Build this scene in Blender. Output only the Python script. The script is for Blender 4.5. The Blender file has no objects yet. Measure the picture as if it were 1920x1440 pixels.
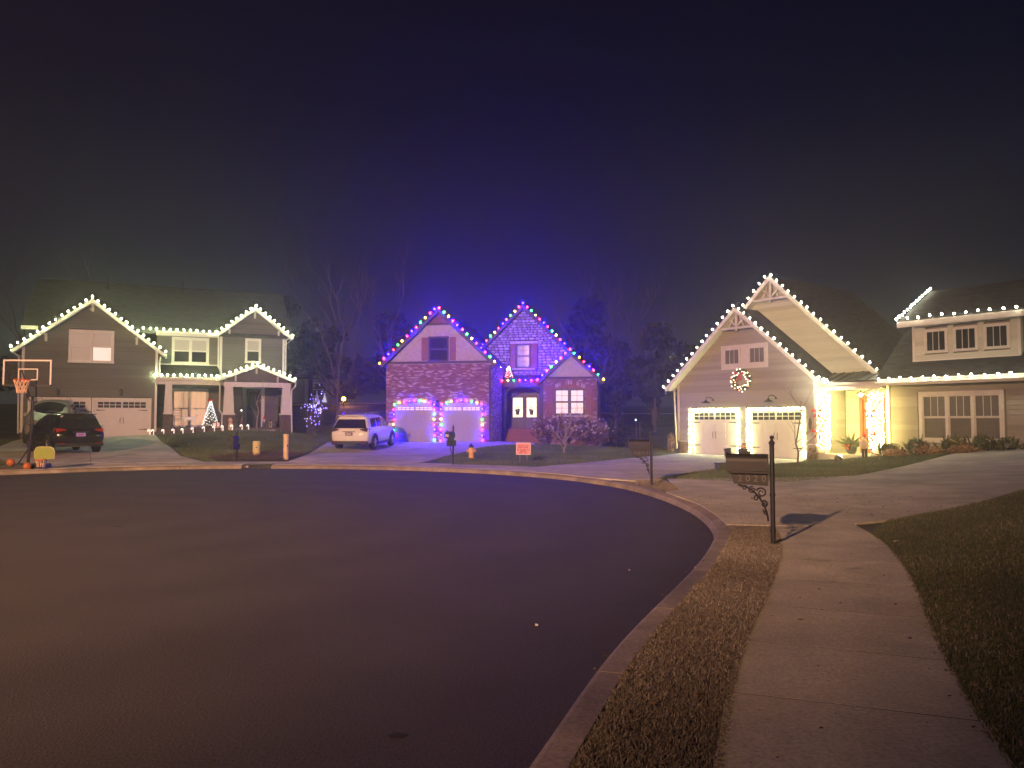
import bpy, bmesh, math, random
import numpy as np
from mathutils import Vector, Matrix
random.seed(11); RNG = np.random.default_rng(5)
sc = bpy.context.scene; COL = sc.collection
PI = math.pi

# ------------------------------------------------------------------ camera, sky, lamp, exposure
cam_d = bpy.data.cameras.new('camera'); cam = bpy.data.objects.new('camera', cam_d); COL.objects.link(cam)
cam.location = (0, 0, 1.65); cam.rotation_euler = (math.radians(90 + 2.78), 0, 0)
cam_d.sensor_fit = 'HORIZONTAL'; cam_d.sensor_width = 36.0; cam_d.lens = 36.0 * 1442 / 1920
cam_d.clip_start = 0.05; cam_d.clip_end = 2000
sc.camera = cam

world = bpy.data.worlds.new('World'); sc.world = world; world.use_nodes = True
nt = world.node_tree; nt.nodes.clear()
w_out = nt.nodes.new('ShaderNodeOutputWorld')
bg_sky = nt.nodes.new('ShaderNodeBackground'); bg_glow = nt.nodes.new('ShaderNodeBackground')
sky = nt.nodes.new('ShaderNodeTexSky'); sky.sky_type = 'NISHITA'; sky.sun_disc = False
sky.sun_elevation = math.radians(-6.0); sky.sun_rotation = math.radians(180)
bg_sky.inputs['Strength'].default_value = 0.05
tc = nt.nodes.new('ShaderNodeTexCoord'); sep = nt.nodes.new('ShaderNodeSeparateXYZ')
ramp = nt.nodes.new('ShaderNodeValToRGB')
cr = ramp.color_ramp; cr.interpolation = 'EASE'
cr.elements[0].position = 0.0; cr.elements[0].color = (0.026, 0.025, 0.025, 1)
cr.elements[1].position = 0.62; cr.elements[1].color = (0.0006, 0.0008, 0.005, 1)
e = cr.elements.new(0.22); e.color = (0.0095, 0.0095, 0.016, 1)
e = cr.elements.new(0.40); e.color = (0.0020, 0.0026, 0.010, 1)
add = nt.nodes.new('ShaderNodeAddShader')
nt.links.new(sky.outputs[0], bg_sky.inputs[0])
nt.links.new(tc.outputs['Generated'], sep.inputs[0]); nt.links.new(sep.outputs['Z'], ramp.inputs[0])
nt.links.new(ramp.outputs[0], bg_glow.inputs[0])
bg_glow.inputs['Strength'].default_value = 1.0
nt.links.new(bg_sky.outputs[0], add.inputs[0]); nt.links.new(bg_glow.outputs[0], add.inputs[1])
nt.links.new(add.outputs[0], w_out.inputs['Surface'])

HAZE_DENSITY = 0.0031
STREET_POWER = 200000.0
sc.view_settings.view_transform = 'Standard'; sc.view_settings.look = 'None'
sc.view_settings.exposure = 0.0; sc.view_settings.gamma = 1.0; sc.view_settings.use_curve_mapping = False
sc.render.engine = 'CYCLES'
cy = sc.cycles
cy.use_denoising = True; cy.use_light_tree = True
try: cy.denoiser = 'OPENIMAGEDENOISE'; cy.denoising_input_passes = 'RGB_ALBEDO_NORMAL'
except Exception: pass
cy.max_bounces = 5; cy.diffuse_bounces = 2; cy.glossy_bounces = 2; cy.transmission_bounces = 4; cy.volume_bounces = 1
cy.sample_clamp_indirect = 4.0; cy.sample_clamp_direct = 0.0
cy.caustics_reflective = False; cy.caustics_refractive = False

# ------------------------------------------------------------------ helpers
def tag(o, label=None, cat=None, group=None, kind=None):
    if label: o['label'] = label
    if cat: o['category'] = cat
    if group: o['group'] = group
    if kind: o['kind'] = kind
    return o
def thing(name, label, cat, loc=(0, 0, 0), rz=0, group=None):
    o = bpy.data.objects.new(name, None); COL.objects.link(o)
    o.empty_display_size = 0.1; o.location = loc; o.rotation_euler = (0, 0, rz)
    return tag(o, label, cat, group)
def link(name, me, parent=None, loc=None, scale=None, rot=None):
    o = bpy.data.objects.new(name, me); COL.objects.link(o); o.parent = parent
    if loc is not None: o.location = loc
    if scale is not None: o.scale = scale
    if rot is not None: o.rotation_euler = rot
    return o
class B:
    def __init__(s): s.v = []; s.f = []
    def add(s, vs, fs):
        n = len(s.v); s.v += [tuple(p) for p in vs]; s.f += [tuple(i + n for i in f) for f in fs]; return s
    def box(s, x0, x1, y0, y1, z0, z1):
        return s.add([(x0,y0,z0),(x1,y0,z0),(x1,y1,z0),(x0,y1,z0),(x0,y0,z1),(x1,y0,z1),(x1,y1,z1),(x0,y1,z1)],
                     [(0,3,2,1),(4,5,6,7),(0,1,5,4),(1,2,6,5),(2,3,7,6),(3,0,4,7)])
    def prism(s, poly, a0, a1, axis='y'):
        n = len(poly)
        def P(u, w, a): return (u, a, w) if axis == 'y' else ((a, u, w) if axis == 'x' else (u, w, a))
        vs = [P(u, w, a0) for u, w in poly] + [P(u, w, a1) for u, w in poly]
        return s.add(vs, [tuple(range(n)), tuple(range(2*n-1, n-1, -1))] + [(i, (i+1) % n, n+(i+1) % n, n+i) for i in range(n)])
    def tube(s, pts, r, n=6, cap=True):
        pts = [Vector(p) for p in pts]; m = len(pts)
        rs = r if isinstance(r, (list, tuple)) else [r]*m
        base = len(s.v); up = None
        for i, p in enumerate(pts):
            d = (pts[min(i+1, m-1)] - pts[max(i-1, 0)])
            if d.length < 1e-9: d = Vector((0, 0, 1))
            d.normalize()
            if up is None or abs(up.dot(d)) > .98: up = Vector((0, 0, 1)) if abs(d.z) < .9 else Vector((1, 0, 0))
            a = d.cross(up).normalized(); b = a.cross(d).normalized(); up = b
            for k in range(n):
                t = 2*PI*k/n; s.v.append(tuple(p + (a*math.cos(t) + b*math.sin(t))*rs[i]))
        for i in range(m-1):
            for k in range(n):
                a0 = base + i*n + k; a1 = base + i*n + (k+1) % n
                s.f.append((a0, a1, a1+n, a0+n))
        if cap:
            s.f.append(tuple(base + k for k in range(n-1, -1, -1))); s.f.append(tuple(base + (m-1)*n + k for k in range(n)))
        return s
    def lathe(s, prof, n=12, c=(0, 0, 0), axis='z'):
        base = len(s.v)
        for r, h in prof:
            for k in range(n):
                t = 2*PI*k/n; x, y = r*math.cos(t), r*math.sin(t)
                q = (x, y, h) if axis == 'z' else ((h, x, y) if axis == 'x' else (x, h, y))
                s.v.append((c[0]+q[0], c[1]+q[1], c[2]+q[2]))
        m = len(prof)
        for i in range(m-1):
            for k in range(n):
                a0 = base + i*n + k; a1 = base + i*n + (k+1) % n
                s.f.append((a0, a1, a1+n, a0+n))
        s.f.append(tuple(base + k for k in range(n-1, -1, -1))); s.f.append(tuple(base + (m-1)*n + k for k in range(n)))
        return s
    def ball(s, c, r, n=8, m=6, sq=1.0):
        return s.lathe([(max(1e-4, r*math.sin(PI*i/m)), -r*sq*math.cos(PI*i/m)) for i in range(m+1)], n, c)
    def mesh(s, name, mat=None, smooth=False, fix=True):
        me = bpy.data.meshes.new(name); me.from_pydata(s.v, [], s.f)
        if fix:
            bm = bmesh.new(); bm.from_mesh(me); bmesh.ops.recalc_face_normals(bm, faces=bm.faces); bm.to_mesh(me); bm.free()
        if mat: me.materials.append(mat)
        if smooth: me.polygons.foreach_set('use_smooth', [True]*len(me.polygons))
        me.update(); return me
    def build(s, name, mat, parent=None, smooth=False, bevel=0, loc=None, fix=True):
        o = link(name, s.mesh(name, mat, smooth, fix), parent, loc)
        if bevel:
            md = o.modifiers.new('bevel', 'BEVEL'); md.width = bevel; md.segments = 2; md.limit_method = 'ANGLE'; md.angle_limit = .6
        return o
_UB = {}
def ubox(name, x0, x1, y0, y1, z0, z1, mat, parent=None):
    if mat.name not in _UB: _UB[mat.name] = B().box(0, 1, 0, 1, 0, 1).mesh('unit_' + mat.name, mat)
    return link(name, _UB[mat.name], parent, (x0, y0, z0), (x1-x0, y1-y0, z1-z0))

# ------------------------------------------------------------------ materials
def mat(name, color, rough=.7, metal=0, var=.12, scale=6.0, bump=0, bscale=40.0, spec=.4, color2=None, stretch=(1, 1, 1), coord='Object', detail=4, rnd=0, speck=0):
    m = bpy.data.materials.new(name); m.use_nodes = True; n = m.node_tree.nodes; l = m.node_tree.links
    p = n['Principled BSDF']; p.inputs['Roughness'].default_value = rough; p.inputs['Metallic'].default_value = metal
    p.inputs['Specular IOR Level'].default_value = spec
    c = (*color, 1)
    if var or color2 or bump:
        t = n.new('ShaderNodeTexCoord'); mp = n.new('ShaderNodeMapping'); mp.inputs['Scale'].default_value = stretch
        l.new(t.outputs[coord], mp.inputs[0])
    if var or color2:
        ns = n.new('ShaderNodeTexNoise'); ns.inputs['Scale'].default_value = scale; ns.inputs['Detail'].default_value = detail
        l.new(mp.outputs[0], ns.inputs['Vector'])
        mx = n.new('ShaderNodeMix'); mx.data_type = 'RGBA'
        lo = tuple(max(0, x*(1-var)) for x in color); hi = color2 or tuple(min(1, x*(1+var)) for x in color)
        mx.inputs[6].default_value = (*lo, 1); mx.inputs[7].default_value = (*hi, 1)
        rp = n.new('ShaderNodeValToRGB'); rp.color_ramp.elements[0].position = .32; rp.color_ramp.elements[1].position = .68
        l.new(ns.outputs['Fac'], rp.inputs[0]); l.new(rp.outputs[0], mx.inputs[0]); src = mx.outputs[2]
        def times(src, fac):
            q = n.new('ShaderNodeVectorMath'); q.operation = 'SCALE'; l.new(src, q.inputs[0]); l.new(fac, q.inputs['Scale']); return q.outputs[0]
        def span(fac, a, b, lo_, hi_):
            q = n.new('ShaderNodeMapRange'); q.inputs[1].default_value = a; q.inputs[2].default_value = b; q.inputs[3].default_value = lo_; q.inputs[4].default_value = hi_; l.new(fac, q.inputs[0]); return q.outputs[0]
        if rnd: src = times(src, span(n.new('ShaderNodeObjectInfo').outputs['Random'], 0, 1, 1-rnd, 1+rnd))
        if speck:
            s2 = n.new('ShaderNodeTexNoise'); s2.inputs['Scale'].default_value = 38; s2.inputs['Detail'].default_value = 6; l.new(t.outputs[coord], s2.inputs['Vector']); src = times(src, span(s2.outputs['Fac'], .3, .7, 1-speck, 1+speck))
            s3 = n.new('ShaderNodeTexNoise'); s3.inputs['Scale'].default_value = .45; s3.inputs['Detail'].default_value = 9; s3.inputs['Roughness'].default_value = .7; l.new(t.outputs[coord], s3.inputs['Vector']); src = times(src, span(s3.outputs['Fac'], .42, .62, 1-speck*1.1, 1.06))
        l.new(src, p.inputs['Base Color'])
    else: p.inputs['Base Color'].default_value = c
    if bump:
        nb = n.new('ShaderNodeTexNoise'); nb.inputs['Scale'].default_value = bscale; nb.inputs['Detail'].default_value = 5
        l.new(mp.outputs[0], nb.inputs['Vector'])
        bn = n.new('ShaderNodeBump'); bn.inputs['Strength'].default_value = bump; bn.inputs['Distance'].default_value = .02
        l.new(nb.outputs['Fac'], bn.inputs['Height']); l.new(bn.outputs[0], p.inputs['Normal'])
    return m
def emit(name, color, strength, base=(.8, .8, .8)):
    m = bpy.data.materials.new(name); m.use_nodes = True; p = m.node_tree.nodes['Principled BSDF']
    p.inputs['Base Color'].default_value = (*base, 1); p.inputs['Roughness'].default_value = .4
    p.inputs['Emission Color'].default_value = (*color, 1); p.inputs['Emission Strength'].default_value = strength
    return m
def shingle_mat(name, c):
    m = bpy.data.materials.new(name); m.use_nodes = True; n = m.node_tree.nodes; l = m.node_tree.links
    p = n['Principled BSDF']; p.inputs['Roughness'].default_value = .9
    t = n.new('ShaderNodeTexCoord'); mp = n.new('ShaderNodeMapping'); l.new(t.outputs['Object'], mp.inputs[0])
    sx = n.new('ShaderNodeSeparateXYZ'); cx = n.new('ShaderNodeCombineXYZ'); l.new(mp.outputs[0], sx.inputs[0])
    ad = n.new('ShaderNodeMath'); ad.operation = 'ADD'; l.new(sx.outputs['X'], ad.inputs[0]); l.new(sx.outputs['Y'], ad.inputs[1])
    l.new(ad.outputs[0], cx.inputs['X']); l.new(sx.outputs['Z'], cx.inputs['Y'])
    br = n.new('ShaderNodeTexBrick'); br.inputs['Scale'].default_value = 1.0; br.inputs['Brick Width'].default_value = .32; br.inputs['Row Height'].default_value = .10
    br.inputs['Mortar Size'].default_value = .006; br.inputs['Bias'].default_value = 0
    br.inputs['Color1'].default_value = (*[x*.6 for x in c], 1); br.inputs['Color2'].default_value = (*[x*1.5 for x in c], 1); br.inputs['Mortar'].default_value = (*[x*.3 for x in c], 1)
    l.new(cx.outputs[0], br.inputs['Vector']); l.new(br.outputs['Color'], p.inputs['Base Color'])
    bp = n.new('ShaderNodeBump'); bp.inputs['Strength'].default_value = .6; bp.inputs['Distance'].default_value = .02
    l.new(br.outputs['Color'], bp.inputs['Height']); l.new(bp.outputs[0], p.inputs['Normal'])
    return m
def attr_mat(name, lo, hi, rough=.8, mid=None, trans=0.0):
    m = bpy.data.materials.new(name); m.use_nodes = True; n = m.node_tree.nodes; l = m.node_tree.links
    p = n['Principled BSDF']; p.inputs['Roughness'].default_value = rough; p.inputs['Specular IOR Level'].default_value = .25
    a = n.new('ShaderNodeAttribute'); a.attribute_name = 'tint'
    rp = n.new('ShaderNodeValToRGB'); rp.color_ramp.elements[0].color = (*lo, 1); rp.color_ramp.elements[1].color = (*hi, 1)
    if mid: e = rp.color_ramp.elements.new(.5); e.color = (*mid, 1)
    l.new(a.outputs['Fac'], rp.inputs[0]); l.new(rp.outputs[0], p.inputs['Base Color'])
    return m

M = {}
M['trim'] = mat('trim_paint', (.62, .60, .54), .5, var=.06, bump=.05)
M['trim_r'] = mat('trim_beige', (.58, .54, .46), .5, var=.06, bump=.05)
M['siding_l'] = mat('siding_grey', (.105, .10, .088), .65, rnd=.16, var=.18, scale=3, bump=.15, stretch=(.4, 1, 4), bscale=25)
M['siding_r'] = mat('siding_beige', (.31, .28, .22), .65, rnd=.13, var=.10, scale=3, bump=.12, stretch=(.4, 1, 4), bscale=25)
M['siding_w'] = mat('siding_pale', (.50, .49, .39), .65, rnd=.11, var=.08, scale=3, bump=.12, stretch=(.4, 1, 4), bscale=25)
M['stucco'] = mat('stucco_pale', (.42, .38, .36), .8, var=.12, scale=5, bump=.3, bscale=60)
M['wallcore'] = mat('wall_core', (.10, .09, .08), .9, var=.1)
M['wallcore_r'] = mat('wall_core_beige', (.26, .23, .19), .9, var=.1)
M['mortar'] = mat('mortar', (.33, .30, .27), .9, var=.15, scale=8)
M['mortar_d'] = mat('mortar_dark', (.09, .075, .07), .9, var=.2)
M['shingle'] = shingle_mat('shingles', (.036, .034, .031))
M['metal_roof'] = mat('metal_roof', (.09, .085, .075), .4, .6, var=.15)
M['concrete'] = mat('concrete', (.50, .46, .385), .85, var=.14, scale=1.6, bump=.3, bscale=60, rnd=.09, speck=.22, detail=8)
M['kerb'] = mat('kerb_concrete', (.26, .22, .185), .85, var=.25, scale=2.2, bump=.3, bscale=60, rnd=.12, speck=.25)
M['asphalt'] = mat('asphalt', (.038, .034, .038), .88, var=.12, scale=.9, bump=.35, bscale=60, detail=12)
def _sweep(m):
    n = m.node_tree.nodes; l = m.node_tree.links; p = n['Principled BSDF']; t = n.new('ShaderNodeTexCoord'); mp = n.new('ShaderNodeMapping'); mp.inputs['Location'].default_value = (8.3, -13.5, 0); l.new(t.outputs['Object'], mp.inputs[0])
    wv = n.new('ShaderNodeTexWave'); wv.wave_type = 'RINGS'; wv.rings_direction = 'Z'; wv.inputs['Scale'].default_value = .16; wv.inputs['Distortion'].default_value = 5; wv.inputs['Detail'].default_value = 4; wv.inputs['Detail Scale'].default_value = .6; l.new(mp.outputs[0], wv.inputs['Vector'])
    sp = n.new('ShaderNodeTexNoise'); sp.inputs['Scale'].default_value = 55; sp.inputs['Detail'].default_value = 3; l.new(t.outputs['Object'], sp.inputs['Vector'])
    r1 = n.new('ShaderNodeMapRange'); r1.inputs[3].default_value = .90; r1.inputs[4].default_value = 1.08; l.new(wv.outputs['Fac'], r1.inputs[0])
    r2 = n.new('ShaderNodeMapRange'); r2.inputs[1].default_value = .3; r2.inputs[2].default_value = .7; r2.inputs[3].default_value = .62; r2.inputs[4].default_value = 1.45; l.new(sp.outputs['Fac'], r2.inputs[0])
    k = n.new('ShaderNodeMath'); k.operation = 'MULTIPLY'; l.new(r1.outputs[0], k.inputs[0]); l.new(r2.outputs[0], k.inputs[1])
    src = p.inputs['Base Color'].links[0].from_socket; vm_ = n.new('ShaderNodeVectorMath'); vm_.operation = 'SCALE'; l.new(src, vm_.inputs[0]); l.new(k.outputs[0], vm_.inputs['Scale']); l.new(vm_.outputs[0], p.inputs['Base Color'])
_sweep(M['asphalt'])
M['soil'] = mat('lawn_soil', (.085, .082, .048), .95, var=.45, scale=.5, bump=.5, bscale=30, detail=8)
M['dirt'] = mat('dirt', (.06, .045, .03), .95, var=.3, scale=3, bump=.6, bscale=30)
M['straw'] = attr_mat('straw', (.16, .085, .045), (.42, .28, .15), .85)
M['grass'] = attr_mat('grass_green', (.04, .058, .025), (.20, .21, .11), .8, (.085, .108, .05))
M['dry'] = attr_mat('grass_dormant', (.055, .047, .04), (.54, .50, .46), .8, (.21, .182, .155))
M['lawn'] = attr_mat('lawn_blades', (.055, .085, .038), (.24, .26, .15), .8, (.10, .135, .065))
M['door_w'] = mat('door_paint_white', (.60, .57, .54), .45, var=.04, bump=.04)
M['door_w2'] = mat('door_paint_cream', (.66, .63, .50), .45, var=.04, bump=.04)
M['door_p'] = mat('door_paint_grey', (.30, .27, .27), .5, var=.05, bump=.04)
M['iron'] = mat('black_iron', (.016, .016, .017), .55, 0, var=.2)
M['dark'] = mat('dark_plastic', (.02, .02, .022), .5, var=.2)
M['glass'] = mat('dark_glass', (.014, .014, .017), .06, 0, var=0, spec=.35)
M['screen'] = mat('insect_screen', (.13, .115, .09), .5, 0, var=.12, spec=.3)
M['blind'] = emit('lit_blind', (1.0, .55, .30), .62, (.4, .3, .25))
M['blind2'] = emit('lit_blind_pale', (1.0, .80, .64), .42)
M['doorglass'] = emit('lit_door_glass', (1.0, .84, .52), 1.5)
M['curtain'] = emit('lit_curtain', (1.0, .84, .74), .55)
M['curtain_dim'] = emit('dim_curtain', (1.0, .72, .60), .10, (.3, .28, .26))
M['shutter'] = mat('shutter_red_brown', (.22, .085, .06), .6, var=.15, bump=.1)
M['wood_d'] = mat('dark_timber', (.055, .04, .045), .6, var=.2, bump=.15, stretch=(1, 1, .2))
M['door_d'] = mat('dark_door', (.045, .038, .05), .45, var=.15)
M['door_b'] = mat('brown_door', (.34, .11, .03), .4, var=.2, stretch=(6, 1, .5))
M['bark'] = mat('bark', (.13, .095, .075), .9, var=.3, scale=12, bump=.4)
M['bark_l'] = mat('pale_bark', (.30, .24, .20), .85, var=.25, scale=12, bump=.3)
M['leaf_d'] = attr_mat('leaves_dark', (.008, .012, .007), (.038, .042, .024), .7)
M['leaf'] = attr_mat('leaves_green', (.03, .045, .015), (.14, .15, .06), .6)
M['bush'] = attr_mat('leaves_faded', (.07, .04, .035), (.28, .19, .14), .8)
M['flower'] = mat('dry_flower', (.42, .33, .30), .9, var=.2)
M['rubber'] = mat('rubber', (.015, .015, .016), .8, var=.2)
M['rim'] = mat('alloy_rim', (.55, .55, .58), .3, .8, var=.05)
M['car_w'] = mat('white_car_paint', (.70, .69, .67), .25, 0, var=0, spec=.6)
M['car_k'] = mat('black_car_paint', (.010, .010, .012), .18, .2, var=0, spec=.7)
M['car_s'] = mat('silver_truck_paint', (.24, .23, .22), .3, .3, var=0, spec=.6)
M['tail'] = mat('tail_lamp_lens', (.32, .02, .012), .15, 0, var=0, spec=.8)
M['tail_d'] = mat('dark_lamp_lens', (.06, .01, .015), .12, 0, var=0, spec=.8)
M['chrome'] = mat('chrome', (.75, .75, .76), .15, 1, var=0)
M['plate'] = mat('purple_plate', (.38, .28, .85), .4, var=.1)
M['plate_w'] = mat('plate_frame', (.10, .08, .08), .4, var=.3)
M['orange'] = mat('orange_rubber', (.42, .12, .025), .6, var=.12)
M['net'] = mat('net_cord', (.75, .50, .36), .8, var=.1)
M['rimo'] = mat('hoop_red', (.55, .08, .03), .5, .2, var=.1)
M['clear'] = mat('clear_board', (.10, .095, .085), .12, 0, var=.05, spec=.6)
M['acrylic'] = mat('clear_acrylic', (.06, .058, .055), .1, 0, var=0, spec=.5); M['acrylic'].node_tree.nodes['Principled BSDF'].inputs['Alpha'].default_value = .22
M['frame_g'] = mat('hoop_frame_paint', (.52, .46, .44), .5, .2, var=.08)
M['lime'] = mat('lime_plastic', (.22, .27, .05), .45, var=.05)
M['cream'] = mat('cream_plastic', (.62, .52, .26), .5, var=.08)
M['beige_p'] = mat('beige_plastic', (.60, .44, .30), .5, var=.08)
M['bluegrey'] = mat('blue_plastic', (.10, .12, .20), .5, var=.08)
M['yellow'] = mat('hydrant_yellow', (.72, .42, .06), .45, var=.15)
M['red'] = mat('red_ribbon', (.62, .025, .02), .6, var=.15)
M['sign'] = mat('sign_face', (.75, .30, .25), .6, var=.05)
M['sign_ink'] = mat('sign_ink', (.25, .02, .02), .6, var=0)
M['white'] = mat('white_paint', (.75, .73, .70), .6, var=.05)
M['paper'] = mat('litter_paper', (.45, .43, .38), .8, var=.05)
M['green_box'] = mat('utility_green', (.06, .065, .05), .6, var=.15)
M['numeral'] = mat('numeral_grey', (.11, .10, .095), .5, .2, var=.1)
M['joint'] = mat('joint_filler', (.05, .042, .036), .95, var=.2)
M['stone_l'] = mat('pier_stone', (.10, .075, .065), .85, var=.4, scale=9, bump=.5, bscale=14)
for i, c in enumerate([(.46,.40,.37), (.36,.30,.28), (.52,.47,.42), (.28,.22,.21), (.42,.33,.29)]):
    M['stone%d' % i] = mat('stone_%d' % i, c, .9, var=.2, scale=7, bump=.5, bscale=18)
BR = attr_mat('brick_clay', (.13, .055, .05), (.52, .42, .38), .85, (.24, .105, .085))
BRR = attr_mat('brick_beige_clay', (.16, .11, .075), (.40, .32, .23), .85)

# light colours (strengths are radiance at the bulb)
E_ = {}
E_['warm'] = emit('bulb_warm_green', (.80, 1.0, .48), 260)
E_['white'] = emit('bulb_warm_white', (1.0, .98, .72), 84)
E_['blue'] = emit('bulb_blue', (.00014, .00006, 1.0), 4800)
E_['red'] = emit('bulb_red', (1.0, .007, .006), 110)
E_['green'] = emit('bulb_green', (.003, .80, .020), 46)
E_['yellow'] = emit('bulb_yellow', (1.0, .50, .010), 34)
E_['pink'] = emit('bulb_pink', (1.0, .005, .016), 100)
E_['dblue'] = emit('door_bulb_blue', (.0004, .0002, 1.0), 1200)
E_['dred'] = emit('door_bulb_red', (1.0, .012, .008), 26)
E_['dgreen'] = emit('door_bulb_green', (.004, .80, .022), 34)
E_['dyellow'] = emit('door_bulb_yellow', (1.0, .48, .012), 26)
E_['dpink'] = emit('door_bulb_pink', (1.0, .010, .03), 22)
E_['door'] = emit('bulb_door_white', (.96, 1.0, .42), 150)
E_['mini'] = emit('mini_bulb', (1.0, .82, .28), 185)
E_['wreath'] = emit('wreath_bulb', (1.0, .97, .72), 7)
E_['ember'] = emit('ember_bulb', (1.0, .16, .06), 10)
E_['tiny'] = emit('tiny_white', (.85, .95, 1.0), 4)
E_['violet'] = emit('tiny_violet', (.22, .16, 1.0), 7)
E_['cane'] = emit('cane_glow', (1.0, .84, .72), 2.4)
E_['orange'] = emit('lamp_orange', (1.0, .36, .03), 220)
E_['solar'] = emit('lamp_blue_white', (.65, .70, 1.0), 6)

# ------------------------------------------------------------------ houses' frames
def wpt(fr, t, s, z):
    ox, oy, a = fr; c, n = math.cos(a), math.sin(a)
    return Vector((ox + t*c - s*n, oy + t*n + s*c, z))
FR = (8.8, 37.9, math.atan2(-.798, .602))
FL = (-22.1, 43.5, math.atan2(.40, .915))
FM = (-7.0, 42.0, math.atan2(-.16, .985))

# ------------------------------------------------------------------ terrain
def catmull(P, n=6, closed=False):
    P = [Vector((p[0], p[1], 0)) for p in P]; out = []; m = len(P)
    rng = range(m) if closed else range(m-1)
    for i in rng:
        a, b, c, d = (P[(i-1) % m], P[i], P[(i+1) % m], P[(i+2) % m]) if closed else (P[max(i-1, 0)], P[i], P[i+1], P[min(i+2, m-1)])
        for k in range(n):
            t = k/n; out.append(.5*((2*b) + (c-a)*t + (2*a-5*b+4*c-d)*t*t + (3*b-a-3*c+d)*t**3))
    if not closed: out.append(P[-1])
    return [(p.x, p.y) for p in out]
EDGE = catmull([(-11.4,-30),(-11.4,-14),(-11.4,-3),(-14.0,2.2),(-18.6,7),(-20.5,13.5),(-19.2,19.4),(-15.9,23.5),(-12.6,26.1),(-9.4,26.9),(-6.4,26.75),(-3.6,25.9),(-1.0,24.4),(1.3,22.0),(2.62,19.2),(3.1,16.6),(3.22,14.2),(3.1,12.4),(2.86,11.0),(2.5,9.8),(1.83,8.03),(.75,5.5),(.13,3.75),(-.7,1.2),(-1.5,-2),(-2.1,-6),(-2.4,-14),(-2.4,-30)], 6)
ED = np.array(EDGE)
def inpoly(x, y, poly):
    x = np.asarray(x, float); y = np.asarray(y, float); inside = np.zeros(x.shape, bool)
    n = len(poly); j = n-1
    for i in range(n):
        xi, yi = poly[i]; xj, yj = poly[j]
        if yi != yj:
            c = ((yi > y) != (yj > y)) & (x < (xj-xi)*(y-yi)/(yj-yi) + xi); inside ^= c
        j = i
    return inside
def edge_dist(x, y):
    x = np.asarray(x, float); y = np.asarray(y, float); best = np.full(x.shape, 1e9)
    for (ax, ay), (bx, by) in zip(EDGE[:-1], EDGE[1:]):
        dx, dy = bx-ax, by-ay; L2 = dx*dx+dy*dy
        t = np.clip(((x-ax)*dx + (y-ay)*dy)/L2, 0, 1)
        best = np.minimum(best, np.hypot(x-ax-t*dx, y-ay-t*dy))
    return np.where(inpoly(x, y, EDGE), -best, best)
CP = [(-30,10,.12),(-24,20,.14),(-20,25,.13),(-15,27.5,.13),(-9,29,.13),(-4,28.5,.13),(0,27,.13),(3,22,.12),(4.2,16,.12),(4,12,.12),(3,8.2,.12),(2,6,.12),(1.2,4,.12),(.3,1,.12),(-.6,-5,.12),(3,4,.12),(5.5,11,.12),(-1,-20,.12),(-14,-10,.12),(-14,0,.12),
      (-26.5,41.6,.72),(-22.1,43.5,.74),(-20.4,44.2,.76),(-19.5,38,.45),(-22,34,.32),(-17,32,.28),(-27,36,.4),(-16.5,41,.8),(-13.8,42.5,.9),(-13.0,46.2,.95),(-15.4,45.2,1.10),(-17.8,44.2,.98),(-20.2,43.1,.80),(-12,34,.34),(-9.5,36,.42),(-9,31,.2),(-8.5,41,.52),
      (-7,42,.52),(-1.1,41,.52),(-4,40,.44),(-6.3,35.4,.2),(-3,33,.22),(-1,45,.5),(1.2,43,.42),(2.4,35,.2),(4.5,42.5,.22),(5,32,.13),(5,48,.2),
      (8.3,38.5,.08),(12.8,32.4,.02),(9.3,28,.08),(7,25,.1),(10,26,.08),(12,28,.1),(14.8,30.3,.3),(17.4,26.6,.68),(20,23,.9),(14.4,25.5,.42),(10,20.5,.16),(9,14.5,.2),(14,18,.5),(6,8,.2),(9,8,.35),(20,14,1.0),(30,25,1.5),
      (-9,60,1.6),(-20,62,1.8),(8,60,1.2),(-10,80,3.7),(-30,85,3.6),(12,85,2.6),(30,60,2.0),(-50,50,1.2),(-60,100,4),(0,120,4),(60,110,4),(-45,20,.4),(60,10,2),(20,-20,.5),(-40,-20,.3)]
_cp = np.array(CP); _d = np.sqrt((_cp[:, None, 0]-_cp[None, :, 0])**2+(_cp[:, None, 1]-_cp[None, :, 1])**2+2.0)
_n = len(_cp); _A = np.zeros((_n+3, _n+3)); _A[:_n, :_n] = -_d + np.eye(_n)*-.15
_A[:_n, _n] = 1; _A[:_n, _n+1:] = _cp[:, :2]; _A[_n, :_n] = 1; _A[_n+1:, :_n] = _cp[:, :2].T
_w = np.linalg.solve(_A, np.concatenate([_cp[:, 2], [0, 0, 0]]))
def surf(x, y):
    x = np.asarray(x, float); y = np.asarray(y, float)
    z = _w[_n] + _w[_n+1]*x + _w[_n+2]*y
    for i in range(_n): z = z - _w[i]*np.sqrt((x-_cp[i, 0])**2+(y-_cp[i, 1])**2+2.0)
    return np.clip(z, .0, 6)
def ground_z(x, y):
    d = edge_dist(x, y); s = surf(x, y)
    k = np.clip((d-.25)/1.6, 0, 1); base = .115 + (s-.115)*k
    return np.where(d > .20, base, -.12)
def pave_z(x, y):
    k = np.clip((edge_dist(x, y)-.25)/1.6, 0, 1); return .115 + (surf(x, y)-.115)*k
def gz(x, y): return float(ground_z(np.array([x]), np.array([y]))[0])

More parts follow.
